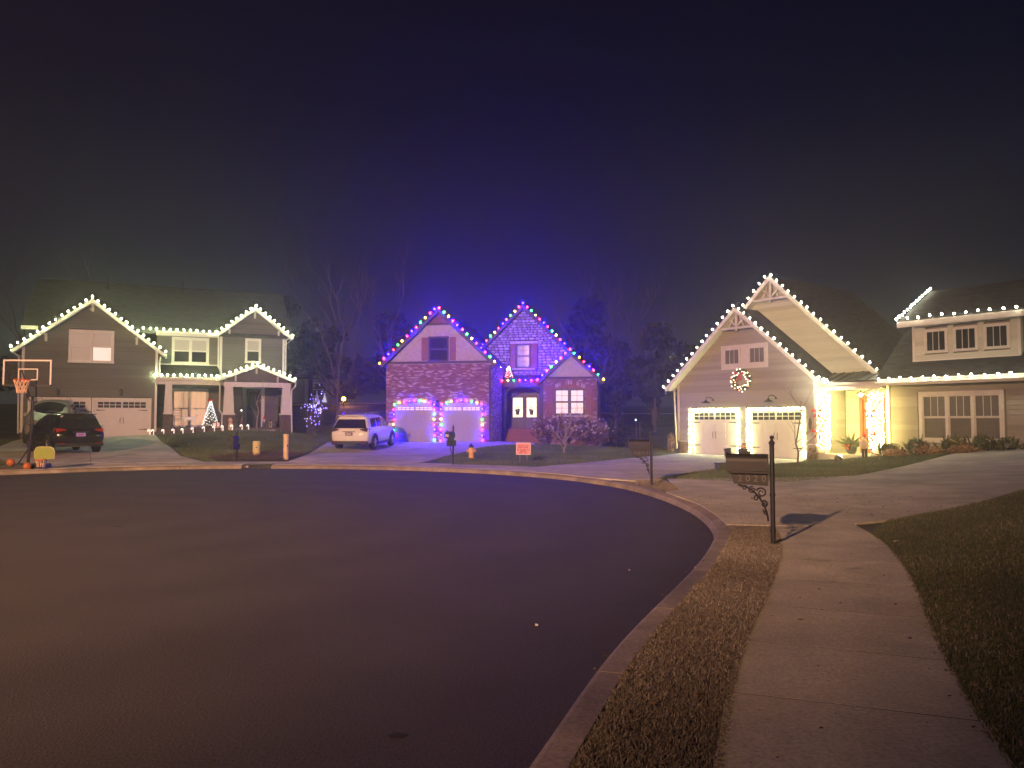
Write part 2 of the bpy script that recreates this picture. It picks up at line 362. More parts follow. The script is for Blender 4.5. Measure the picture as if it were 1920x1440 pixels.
def grid_sheet(name, xs, ys, material, off=0.0):
    X, Y = np.meshgrid(xs, ys); Z = ground_z(X.ravel(), Y.ravel()) + off
    v = np.stack([X.ravel(), Y.ravel(), Z], 1); nx, ny = len(xs), len(ys)
    f = [(j*nx+i, j*nx+i+1, (j+1)*nx+i+1, (j+1)*nx+i) for j in range(ny-1) for i in range(nx-1)]
    me = bpy.data.meshes.new(name); me.from_pydata(v.tolist(), [], f); me.materials.append(material)
    me.polygons.foreach_set('use_smooth', [True]*len(me.polygons)); me.update()
    return link(name, me)
xs = np.concatenate([np.arange(-130, -34, 4), np.arange(-34, 26, .25), np.arange(26, 131, 4)])
ys = np.concatenate([np.arange(-60, -6, 4), np.arange(-6, 50, .25), np.arange(50, 131, 3)])
tag(grid_sheet('ground', xs, ys, M['soil'], -.012), 'lawns and bare ground rising gently from the kerb to the houses', kind='structure')

def drape(name, poly, material, off, parent=None, res=.8, cuts=(), flat=None):
    """pieces of a paved sheet, cut along lines, laid on the ground"""
    bm = bmesh.new(); vs = [bm.verts.new((p[0], p[1], 0)) for p in poly]; bm.faces.new(vs)
    bmesh.ops.triangulate(bm, faces=bm.faces[:])
    x0, x1 = min(p[0] for p in poly), max(p[0] for p in poly); y0, y1 = min(p[1] for p in poly), max(p[1] for p in poly)
    def cut(co, no):
        bmesh.ops.bisect_plane(bm, geom=bm.verts[:]+bm.edges[:]+bm.faces[:], plane_co=co, plane_no=no, dist=1e-5)
    x = x0+res
    while x < x1: cut((x, 0, 0), (1, 0, 0)); x += res
    y = y0+res
    while y < y1: cut((0, y, 0), (0, 1, 0)); y += res
    vl = list(bm.verts); zz = pave_z(np.array([v.co.x for v in vl]), np.array([v.co.y for v in vl]))
    for v, z in zip(vl, zz): v.co.z = flat if flat is not None else float(z) + off
    r = bmesh.ops.extrude_face_region(bm, geom=bm.faces[:])
    for v in r['geom']:
        if isinstance(v, bmesh.types.BMVert): v.co.z -= .10
    bmesh.ops.recalc_face_normals(bm, faces=bm.faces)
    me = bpy.data.meshes.new(name); bm.to_mesh(me); bm.free(); me.materials.append(material)
    return link(name, me, parent)
def split_poly(poly, lines, gap=.006):
    """cut a polygon by lines ((px,py),(nx,ny)) into pieces with a joint between them"""
    out = [poly]
    for (px, py), (nx, ny) in lines:
        l = math.hypot(nx, ny); nx, ny = nx/l, ny/l; nxt = []
        for P in out:
            for sgn in (1, -1):
                Q = []; n = len(P); d = [sgn*((p[0]-px)*nx + (p[1]-py)*ny) - gap for p in P]
                for i in range(n):
                    a, b = P[i], P[(i+1) % n]; da, db = d[i], d[(i+1) % n]
                    if da >= 0: Q.append(a)
                    if (da >= 0) != (db >= 0):
                        t = da/(da-db); Q.append((a[0]+(b[0]-a[0])*t, a[1]+(b[1]-a[1])*t))
                if len(Q) >= 3:
                    ar = abs(sum(Q[i][0]*Q[(i+1) % len(Q)][1]-Q[(i+1) % len(Q)][0]*Q[i][1] for i in range(len(Q))))/2
                    if ar > .02: nxt.append(Q)
        out = nxt
    return out
def offset_line(P, d):
    out = []; n = len(P)
    for i in range(n):
        a = Vector(P[max(i-1, 0)]); b = Vector(P[min(i+1, n-1)]); t = (b-a).normalized()
        out.append((P[i][0] - t.y*d, P[i][1] + t.x*d))
    return out

# road
rd = bmesh.new(); vs = [rd.verts.new((x, y, 0)) for x, y in EDGE]; rd.faces.new(vs); bmesh.ops.triangulate(rd, faces=rd.faces[:]); bmesh.ops.recalc_face_normals(rd, faces=rd.faces[:])
me = bpy.data.meshes.new('road'); rd.to_mesh(me); rd.free(); me.materials.append(M['asphalt'])
if me.polygons[0].normal.z < 0: me.flip_normals()
tag(link('road', me), 'dark asphalt of the round end of the street', kind='structure')

ROAD = bpy.data.objects['road']
def stain(x, y, r, m, nm):
    n = 14; P = [(x+r*(1+.3*math.sin(3*k+x))*random.uniform(.8, 1.15)*math.cos(2*PI*k/n), y+r*.8*random.uniform(.8, 1.15)*math.sin(2*PI*k/n)) for k in range(n)]
    B().prism(P, .0015, .0045, 'z').build(nm, m, ROAD)
_oil = mat('oil_stain', (.012, .0115, .012), .9, var=.2)
for q in ((-.60, 4.12, .045), (-6.2, 12.2, .06)): stain(q[0], q[1], q[2], _oil, 'oil_stain')
# kerb: low rolled kerb in sections
kerb = thing('kerb', 'low rolled concrete kerb round the end of the street', None); kerb['kind'] = 'structure'
lens = [0]
for a, b in zip(EDGE[:-1], EDGE[1:]): lens.append(lens[-1] + math.dist(a, b))
def at_len(s, off=0):
    i = max(0, min(len(EDGE)-2, int(np.searchsorted(lens, s)-1))); t = (s-lens[i])/max(1e-6, lens[i+1]-lens[i])
    a, b = Vector(EDGE[i]), Vector(EDGE[i+1]); d = (b-a).normalized(); p = a+(b-a)*t
    return (p.x - d.y*off, p.y + d.x*off)          # left of travel is outside
KW = .20
PROF = [(0, -.03), (.012, .085), (.03, .112), (.06, .124), (KW, .126), (KW, -.05)]
PROF_LOW = [(0, -.03), (.012, .014), (.05, .035), (.12, .085), (KW, .120), (KW, -.05)]
def s_at(x, y):
    return lens[int(np.argmin(np.hypot(ED[:, 0]-x, ED[:, 1]-y)))]
LOW = [(s_at(-15.0, 24.4), s_at(-11.2, 26.6)), (s_at(-8.6, 26.9), s_at(-4.2, 26.1)), (s_at(.6, 22.8), s_at(2.2, 20.4)), (s_at(3.12, 16.5), s_at(2.9, 11.4))]
def kprof(s):
    k = 0
    for a, b in LOW: k = max(k, min(1, max(0, min(s-a+.5, b+.5-s)/.5)))
    return [(p[0], p[1]+(q[1]-p[1])*k) for p, q in zip(PROF, PROF_LOW)]
def kerb_piece(s0, s1):
    b = B(); n = max(2, int((s1-s0)/.4)+1); m = len(PROF)
    for k in range(n+1):
        s = s0+(s1-s0)*k/n
        for o, z in kprof(s): x, y = at_len(s, o); b.v.append((x, y, z))
    for k in range(n):
        for j in range(m-1): b.f.append((k*m+j, (k+1)*m+j, (k+1)*m+j+1, k*m+j+1))
    b.f.append(tuple(range(m))); b.f.append(tuple(n*m+j for j in range(m-1, -1, -1)))
    o = b.build('kerb_section', M['kerb'], kerb, smooth=False); return o
DRAIN_S = None
for i, p in enumerate(EDGE):
    if p[1] > 20 and p[0] > -9.6 and DRAIN_S is None: DRAIN_S = lens[i]
s = 30.0
while s < lens[-1]-20:
    s1 = s+1.75
    if DRAIN_S is not None and s < DRAIN_S < s1:
        kerb_piece(s+.006, DRAIN_S-.02); kerb_piece(DRAIN_S+.98, s1+.9); s = s1+.9; continue
    kerb_piece(s+.006, s1-.006); s = s1

# paved ring walk, driveways, near sidewalk
walk = thing('sidewalk', 'pale concrete walk of square slabs along the kerb', None); walk['kind'] = 'structure'
def ring_piece(s0, s1, o0, o1, parent, m, name='slab', off=.018):
    n = max(2, int((s1-s0)/.6)+1); P = [at_len(s0+(s1-s0)*k/n, o0) for k in range(n+1)] + [at_len(s1-(s1-s0)*k/n, o1) for k in range(n+1)]
    return drape(name, P, m, off, parent, res=.9)
# far ring: from the left frame edge round to the right driveway
sa, sb = s_at(-20, 16), s_at(.6, 22.8); s = sa
while s < sb:
    ring_piece(s+.008, s+1.5-.008, KW+.012, 2.05, walk, M['concrete']); ring_piece(s-.008, s+.008, KW+.02, 2.04, walk, M['joint'], 'joint_filler', .0165); s += 1.5
# near sidewalk, parallel to the kerb, with grass strip between
sn0, sn1 = s_at(3.0, 11.8), s_at(-2.4, -14); s = sn0-.35; k = 0
while s < sn1:
    ring_piece(s+.008, s+1.15-.008, .81, 2.07, walk, M['concrete']); ring_piece(s-.008, s+.008, .82, 2.06, walk, M['joint'], 'joint_filler', .0165); s += 1.15
vg = thing('verge', 'soil of the narrow verge between kerb and walk', None); vg['kind'] = 'structure'
ring_piece(sn0-.3, sn1-3, KW+.004, .803, vg, M['soil'], 'soil', -.006)
ring_piece(s_at(2.35, 20.2), s_at(3.1, 16.7), KW+.004, 1.2, vg, M['soil'], 'soil', -.006)
def driveway(label, poly, cuts, gap=.007, off=.023):
    """one sheet cut along its joints; every slab and the joint filler are parts"""
    d = thing('driveway', label, None); d['kind'] = 'structure'
    bm = bmesh.new(); bm.faces.new([bm.verts.new((p[0], p[1], 0)) for p in poly]); bmesh.ops.triangulate(bm, faces=bm.faces[:])
    def cut(co, no): bmesh.ops.bisect_plane(bm, geom=bm.verts[:]+bm.edges[:]+bm.faces[:], plane_co=co, plane_no=no, dist=1e-5)
    L = []
    for (px, py), (nx, ny) in cuts:
        l = math.hypot(nx, ny); nx, ny = nx/l, ny/l; L.append((px, py, nx, ny))
        for g in (-gap, gap): cut((px+nx*g, py+ny*g, 0), (nx, ny, 0))
    P = np.array(poly); x0, y0 = P.min(0); x1, y1 = P.max(0)
    for x in np.arange(x0+.9, x1, .9): cut((x, 0, 0), (1, 0, 0))
    for y in np.arange(y0+.9, y1, .9): cut((0, y, 0), (0, 1, 0))
    groups = {}
    for f in bm.faces:
        c = f.calc_center_median(); sd = [(c.x-px)*nx+(c.y-py)*ny for px, py, nx, ny in L]
        key = 'joint' if any(abs(q) < gap for q in sd) else tuple(q > 0 for q in sd)
        groups.setdefault(key, []).append([(v.co.x, v.co.y) for v in f.verts])
    bm.free()
    for key, fs in groups.items():
        idx = {}; V = []; F = []
        for f in fs:
            q = []
            for v in f:
                k = (round(v[0], 5), round(v[1], 5))
                if k not in idx: idx[k] = len(V); V.append(v)
                q.append(idx[k])
            F.append(q)
        A = np.array(V); Z = pave_z(A[:, 0], A[:, 1]) + off - (.0015 if key == 'joint' else 0)
        m2 = bmesh.new(); vs = [m2.verts.new((a[0], a[1], z)) for a, z in zip(V, Z)]
        for q in F:
            try: m2.faces.new([vs[k] for k in q])
            except ValueError: pass
        bmesh.ops.recalc_face_normals(m2, faces=m2.faces[:])
        r = bmesh.ops.extrude_face_region(m2, geom=m2.faces[:])
        for v in r['geom']:
            if isinstance(v, bmesh.types.BMVert): v.co.z -= .08
        bmesh.ops.recalc_face_normals(m2, faces=m2.faces[:])
        me = bpy.data.meshes.new('slab'); m2.to_mesh(me); m2.free(); me.materials.append(M['joint'] if key == 'joint' else M['concrete'])
        link('joint_filler' if key == 'joint' else 'slab', me, d)
    return d
ringp = lambda x, y, o: at_len(s_at(x, y), o)
driveway('concrete driveway in front of the grey house with two vehicles on it',
    [ringp(-15.0, 24.4, 2.06), ringp(-13.2, 25.7, 2.06), ringp(-11.2, 26.6, 2.06), (-13.4, 31.2), (-16.2, 36.5), (-18.6, 40.5), (-20.5, 43.9), (-26.2, 41.5), (-25.6, 39.5), (-23.9, 35.5), (-20.5, 30.4), (-17.2, 27.0)],
    [((-22, 39), (-.40, .915)), ((-19.5, 34.5), (-.40, .915)), ((-16.5, 30.2), (-.40, .915)), ((-20, 36.5), (.9, .5))])
driveway('concrete driveway in front of the brick house under a white car',
    [ringp(-8.6, 26.9, 2.06), ringp(-6.4, 26.75, 2.06), ringp(-4.2, 26.1, 2.06), (-3.1, 29.4), (-2.4, 33.5), (-1.7, 37.6), (-.3, 39.6), (1.2, 40.6), (1.15, 42.9), (-1.1, 42.9), (-1.0, 41.0), (-7.0, 41.95), (-9.6, 40.2), (-9.0, 36.0), (-8.5, 31.5)],
    [((-4, 37.6), (.16, .985)), ((-4, 33.6), (.05, 1)), ((-5.4, 36), (.985, -.1))])
driveway('concrete driveway in front of the beige house with lit garage doors',
    [at_len(s_at(.6, 22.8), KW+.012), at_len(s_at(1.4, 21.8), KW+.012), at_len(s_at(2.2, 20.4), KW+.012), (3.15, 19.7), (4.0, 20.8), (5.5, 23.4), (7.3, 25.6), (9.4, 28.0), (11.4, 30.6), (12.5, 33.0), (8.8, 37.85), (8.1, 37.6), (5.1, 31.8), (2.75, 28.1), (.75, 25.5), (-.1, 25.2)],
    [((7.5, 33), (.798, .602)), ((6.0, 29), (.798, .602)), ((4.2, 25.2), (.7, .7)), ((8.4, 31), (.55, -.8))])
driveway('broad concrete driveway beside the mailbox with the ball finial',
    [at_len(s_at(3.12, 16.5), KW+.012), at_len(s_at(3.2, 14.2), KW+.012), at_len(s_at(3.08, 12.3), KW+.012), at_len(s_at(2.95, 11.5), KW+.012), (4.3, 11.2), (5.75, 11.9), (7.9, 13.5), (10.4, 15.7), (16, 20.2), (24, 26), (24, 36), (21.9, 33), (14.4, 26.1), (9.5, 21.4), (7.0, 19.2), (5.6, 19.2), (4.1, 20.4), (3.75, 17.2)],
    [((5.6, 16), (1, .15)), ((9, 18), (.85, .6)), ((8, 17), (-.6, .8)), ((13.4, 21.5), (.85, .6))])

# ------------------------------------------------------------------ house building blocks
_BD = {}
def board_mesh(m, axis):
    k = (m.name, axis)
    if k not in _BD:
        b = B()
        if axis == 'x':   # runs along x, face towards -y; bottom proud
            b.prism([(-.034, 0), (-.006, 1), (.10, 1), (.10, 0)], 0, 1, 'x')
        else:             # runs along y, face towards +x
            b.prism([(.034, 0), (.006, 1), (-.10, 1), (-.10, 0)], 0, 1, 'y')
        _BD[k] = b.mesh('siding_unit', m)
    return _BD[k]
def siding(wall, x0, x1, z0, top, y, m, openings=(), ex=.18, axis='x', name='siding_board', clip=None):
    """lap boards between x0..x1 from z0 up to top(x); openings (xa,xb,za,zb) are left free"""
    topf = top if callable(top) else (lambda x: top)
    zmax = max(topf(x0+(x1-x0)*i/40) for i in range(41)); z = z0
    while z < zmax-.02:
        zm = z+ex*.5; h = min(ex, zmax-z)
        xs_ = [x0+(x1-x0)*i/400 for i in range(401) if topf(x0+(x1-x0)*i/400) > zm]
        if not xs_: break
        segs = [(min(xs_), max(xs_))]
        for xa, xb, za, zb in openings:
            if zb > z+.04 and za < z+h-.04:
                ns = []
                for a, b in segs:
                    if xb <= a or xa >= b: ns.append((a, b)); continue
                    if xa > a: ns.append((a, xa))
                    if xb < b: ns.append((xb, b))
                segs = ns
        for a, b in segs:
            if b-a < .04: continue
            if axis == 'x': link(name, board_mesh(m, 'x'), wall, (a, y, z), (b-a, 1, h-.003))
            else: link(name, board_mesh(m, 'y'), wall, (y, a, z), (1, b-a, h-.003))
        z += ex
def wall_box(root, x0, x1, y0, y1, z0, z1, m, name='wall'):
    return B().box(x0, x1, y0, y1, z0, z1).build(name, m, root)
def gable_wall(root, x0, x1, y0, y1, z0, xa, za, slope, m, name='wall', drop=.1):
    zz = lambda x: za-drop-slope*abs(x-xa)
    P = [(x0, z0), (x1, z0), (x1, zz(x1))] + ([(xa, zz(xa))] if x0 < xa < x1 else []) + [(x0, zz(x0))]
    return B().prism(P, y0, y1, 'y').build(name, m, root)
def gable_roof(root, xl, xr, xa, za, slope, y0, y1, m, trim, th=.14, rake=.20, soffit=True, rw=None):
    zl, zr = za-slope*(xa-xl), za-slope*(xr-xa)
    r = B().prism([(xl, zl), (xa, za), (xr, zr), (xr, zr-th), (xa, za-th), (xl, zl-th)], y0, y1, 'y').build('roof', m, root)
    for (xe, ze) in ((xl, zl), (xr, zr)):
        B().prism([(xe, ze+.015), (xa, za+.015), (xa, za-rake), (xe, ze-rake)], y0-.045, y0-.003, 'y').build('rake_board', trim, r)
    if soffit:
        B().prism([(xl+.02, zl-th-.004), (xa, za-th-.004), (xr-.02, zr-th-.004), (xr-.02, zr-th-.02), (xa, za-th-.02), (xl+.02, zl-th-.02)], y0+.01, y0+.6, 'y').build('soffit', trim, r)
    for xe, ze in ((xl, zl), (xr, zr)):
        sgn = -1 if xe == xl else 1
        B().box(min(xe, xe+sgn*.10), max(xe, xe+sgn*.10), y0, min(y1, y0+5), ze-.13, ze-.01).build('gutter', trim, r)
    return r
def window(root, x0, x1, z0, z1, y, units=1, hung=True, top=(1, 1), bot=(1, 1), cas=.10, m=None, pane=None, pb=None, sash=.04, proud=.07, name='window'):
    """casing, mullions and sashes as one part, every pane a sub-part of its own"""
    b = B(); yf = y-proud
    b.box(x0-cas, x1+cas, yf, y+.05, z1, z1+cas*1.1); b.box(x0-cas*1.2, x1+cas*1.2, yf-.02, y+.05, z0-cas, z0)
    b.box(x0-cas, x0, yf, y+.05, z0, z1); b.box(x1, x1+cas, yf, y+.05, z0, z1)
    w = (x1-x0)/units; panes = []
    for u in range(units):
        a, c = x0+u*w, x0+(u+1)*w
        if u: b.box(a-.045, a+.045, yf+.005, y+.05, z0, z1)
        a += .045 if u else 0; c -= .045 if u < units-1 else 0
        secs = [(z0, (z0+z1)/2, bot, .02), ((z0+z1)/2, z1, top, 0)] if hung else [(z0, z1, top, 0)]
        for za, zb, (nc, nr), back in secs:
            yo = y-.045+back
            b.box(a, a+sash, yo, y+.05, za, zb); b.box(c-sash, c, yo, y+.05, za, zb)
            b.box(a+sash, c-sash, yo, y+.05, za, za+sash); b.box(a+sash, c-sash, yo, y+.05, zb-sash, zb)
            ia, ic, iza, izb = a+sash, c-sash, za+sash, zb-sash; g = .022
            for i in range(nc):
                for j in range(nr):
                    pa, pc = ia+(ic-ia)*i/nc, ia+(ic-ia)*(i+1)/nc; qa, qc = iza+(izb-iza)*j/nr, iza+(izb-iza)*(j+1)/nr
                    if i: b.box(pa-g/2, pa+g/2, yo+.008, y+.03, iza, izb)
                    if j: b.box(pa+(g/2 if i else 0), pc-(g/2 if i < nc-1 else 0), yo+.010, y+.03, qa-g/2, qa+g/2)
                    panes.append((pa, pc, qa, qc, yo+.022, u, zb == z1, i, j))
    o = b.build(name, m, root)
    for pa, pc, qa, qc, yo, u, istop, i, j in panes:
        pm = pane(u, istop, i, j) if callable(pane) else pane
        ubox('pane', pa, pc, yo, yo+.008, qa, qc, pm, o)
    return o
def garage_door(root, x0, x1, z0, z1, y, m, trim, iron=True, cas=.13, arch=0, glass=None, lites=(4, 2)):
    """sectional carriage door: four rows of raised panels, two glazed groups, strap hinges and pulls"""
    d = B(); w = x1-x0; h = z1-z0
    n = 16
    if arch:
        P = [(x0, z0), (x1, z0)] + [(x0+w*(1-i/n), z1-arch+arch*(1-(2*i/n-1)**2)) for i in range(n+1)]
    else: P = [(x0, z0), (x1, z0), (x1, z1), (x0, z1)]
    d.prism(P, y, y+.05, 'y'); o = d.build('garage_door', m, root)
    if cas:
        c = B(); c.box(x0-cas, x0, y-.07, y+.05, z0, z1); c.box(x1, x1+cas, y-.07, y+.05, z0, z1); c.box(x0-cas, x1+cas, y-.075, y+.05, z1, z1+cas)
        c.build('door_casing', trim, o)
    rows = 4; rh = h/rows; zt = z0+3*rh
    for r in range(3):
        za = z0+r*rh+.05; zb = z0+(r+1)*rh-.05
        for k in range(4):
            a = x0+.07+(w-.14)*k/4; c = x0+.07+(w-.14)*(k+1)/4
            p = B(); t = .018
            p.box(a+.03, c-.03, y-t, y, za, zb)
            for q in range(1, 5):
                g = a+.03+(c-a-.06)*q/5; p.box(g-.008, g+.008, y-t-.006, y-t, za+.02, zb-.02)
            p.build('panel', m, o)
    # rails between sections
    for r in range(1, 4): ubox('rail', x0+.02, x1-.02, y-.008, y, z0+r*rh-.012, z0+r*rh+.012, m, o)
    # glazed groups
    gz0, gz1 = zt+.10, z1-(.10 if not arch else arch+.06)
    for k in range(2):
        a = x0+.12+(w-.24)*k/2+.04; c = x0+.12+(w-.24)*(k+1)/2-.04
        f = B(); f.box(a-.05, c+.05, y-.022, y, gz0-.05, gz0); f.box(a-.05, c+.05, y-.022, y, gz1, gz1+.05); f.box(a-.05, a, y-.022, y, gz0, gz1); f.box(c, c+.05, y-.022, y, gz0, gz1)
        for i in range(1, lites[0]): g = a+(c-a)*i/lites[0]; f.box(g-.018, g+.018, y-.020, y, gz0, gz1)
        for j in range(1, lites[1]):
            g = gz0+(gz1-gz0)*j/lites[1]
            for i in range(lites[0]): f.box(a+(c-a)*i/lites[0]+.018, a+(c-a)*(i+1)/lites[0]-.018, y-.019, y, g-.018, g+.018)
        f.build('glazing_frame', m, o)
        for i in range(lites[0]):
            for j in range(lites[1]):
                ubox('pane', a+(c-a)*i/lites[0]+.01, a+(c-a)*(i+1)/lites[0]-.01, y-.010, y-.004, gz0+(gz1-gz0)*j/lites[1], gz0+(gz1-gz0)*(j+1)/lites[1], glass or M['glass'], o)
    if iron:
        for zz in (z0+h*.20+.02, z0+h*.73):
            for xx, sg in ((x0+.10, 1), (x1-.10, -1)):
                B().prism([(xx, zz-.03), (xx+sg*.42, zz-.012), (xx+sg*.46, zz), (xx+sg*.42, zz+.012), (xx, zz+.03)], y-.034, y-.02, 'y').build('strap_hinge', M['iron'], o)
        for sg in (-1, 1):
            xm = (x0+x1)/2+sg*.075; zc = z0+h*.45
            B().tube([(xm, y-.02, zc-.15), (xm, y-.06, zc-.13), (xm+sg*.012, y-.06, zc), (xm, y-.06, zc+.13), (xm, y-.02, zc+.15)], .013, 5).build('pull_handle', M['iron'], o)
    return o
def tint_mesh(v, f, tints, name, m, smooth=False):
    me = bpy.data.meshes.new(name); me.from_pydata(v, [], f); me.materials.append(m)
    a = me.attributes.new('tint', 'FLOAT', 'POINT'); a.data.foreach_set('value', np.asarray(tints, np.float32)); me.update()
    return me
def brickwork(root, x0, x1, z0, top, y, m, openings=(), axis='x', bw=.20, bh=.068, gap=.011, sgn=-1, name='brickwork', light=.16, arches=()):
    """courses of real bricks joined into one part; too small in the picture to pick apart singly"""
    topf = top if callable(top) else (lambda x: top); V = []; F = []; T = []
    zmax = max(topf(x0+(x1-x0)*i/40) for i in range(41)); r = 0; z = z0; P = .045
    def put(a, b, za, zb, t):
        pr = random.uniform(.034, .05); n = len(V)
        if axis == 'x': pts = [(a, y, za), (b, y, za), (b, y-pr, za), (a, y-pr, za), (a, y, zb), (b, y, zb), (b, y-pr, zb), (a, y-pr, zb)]
        else: pts = [(y, a, za), (y, b, za), (y+pr, b, za), (y+pr, a, za), (y, a, zb), (y, b, zb), (y+pr, b, zb), (y+pr, a, zb)]
        V.extend(pts); F.extend([tuple(n+i for i in q) for q in ((2, 3, 7, 6), (0, 3, 2, 1), (4, 5, 6, 7), (1, 2, 6, 5), (3, 0, 4, 7))]); T.extend([t]*8)
    while z+bh < zmax+.01:
        a = x0-(bw/2 if r % 2 else 0); zm = z+bh/2
        while a < x1:
            p, q = max(a, x0), min(a+bw-gap, x1)
            if q-p > .03 and topf((p+q)/2) > zm+.03:
                segs = [(p, q)]
                for xa, xb, za, zb in openings:
                    if zb > zm and za < zm:
                        ns = []
                        for u, w in segs:
                            if xb <= u or xa >= w: ns.append((u, w)); continue
                            if xa > u: ns.append((u, xa))
                            if xb < w: ns.append((xb, w))
                        segs = ns
                t = min(1, max(0, random.gauss(.38, .16))); t = random.uniform(.8, 1) if random.random() < light else t
                for u, w in segs:
                    if w-u > .02: put(u, w, z, z+bh-gap, t)
            a += bw
        z += bh; r += 1
    for (xa, xb, zs, rise, rows) in arches:      # soldier course of an arch
        n = int((xb-xa)/.075)
        for i in range(n):
            u0, u1 = i/n, (i+1)/n-.12/n; um = (u0+u1)/2
            zc = zs+rise*(1-(2*um-1)**2); tilt = (2*um-1)*.05
            x_0, x_1 = xa+(xb-xa)*u0, xa+(xb-xa)*u1; k = len(V); pr = .062
            zz0 = zs+rise*(1-(2*u0-1)**2); zz1 = zs+rise*(1-(2*u1-1)**2); hh = .21
            V.extend([(x_0, y, zz0), (x_1, y, zz1), (x_1, y-pr, zz1), (x_0, y-pr, zz0), (x_0+tilt, y, zz0+hh), (x_1+tilt, y, zz1+hh), (x_1+tilt, y-pr, zz1+hh), (x_0+tilt, y-pr, zz0+hh)])
            F.extend([tuple(k+j for j in q) for q in ((2, 3, 7, 6), (0, 3, 2, 1), (4, 5, 6, 7), (1, 2, 6, 5), (3, 0, 4, 7))]); T.extend([random.uniform(.3, 1)]*8)
    o = link(name, tint_mesh(V, F, T, name, m), root); o['kind'] = 'stuff'; return o
def lantern(root, x, y, z, name='wall_lantern'):
    b = B(); b.box(x-.07, x+.07, y-.03, y, z-.16, z+.12); b.box(x-.02, x+.02, y-.13, y-.03, z+.13, z+.16)
    b.lathe([(.02, .18), (.11, .10), (.11, .085)], 8, (x, y-.14, z)); b.lathe([(.08, -.16), (.07, -.18), (.02, -.2)], 8, (x, y-.14, z))
    for k in range(4):
        t = PI/4+k*PI/2; b.tube([(x+.085*math.cos(t), y-.14+.085*math.sin(t), z-.16), (x+.10*math.cos(t), y-.14+.10*math.sin(t), z+.09)], .008, 4)
    o = b.build(name, M['iron'], root)
    B().lathe([(.06, -.15), (.085, .08)], 8, (x, y-.14, z)).build('lamp_glass', M['clear'], o); return o
def downspout(root, pts, m, name='downspout', r=.045):
    return B().tube(pts, r, 6).build(name, m, root)

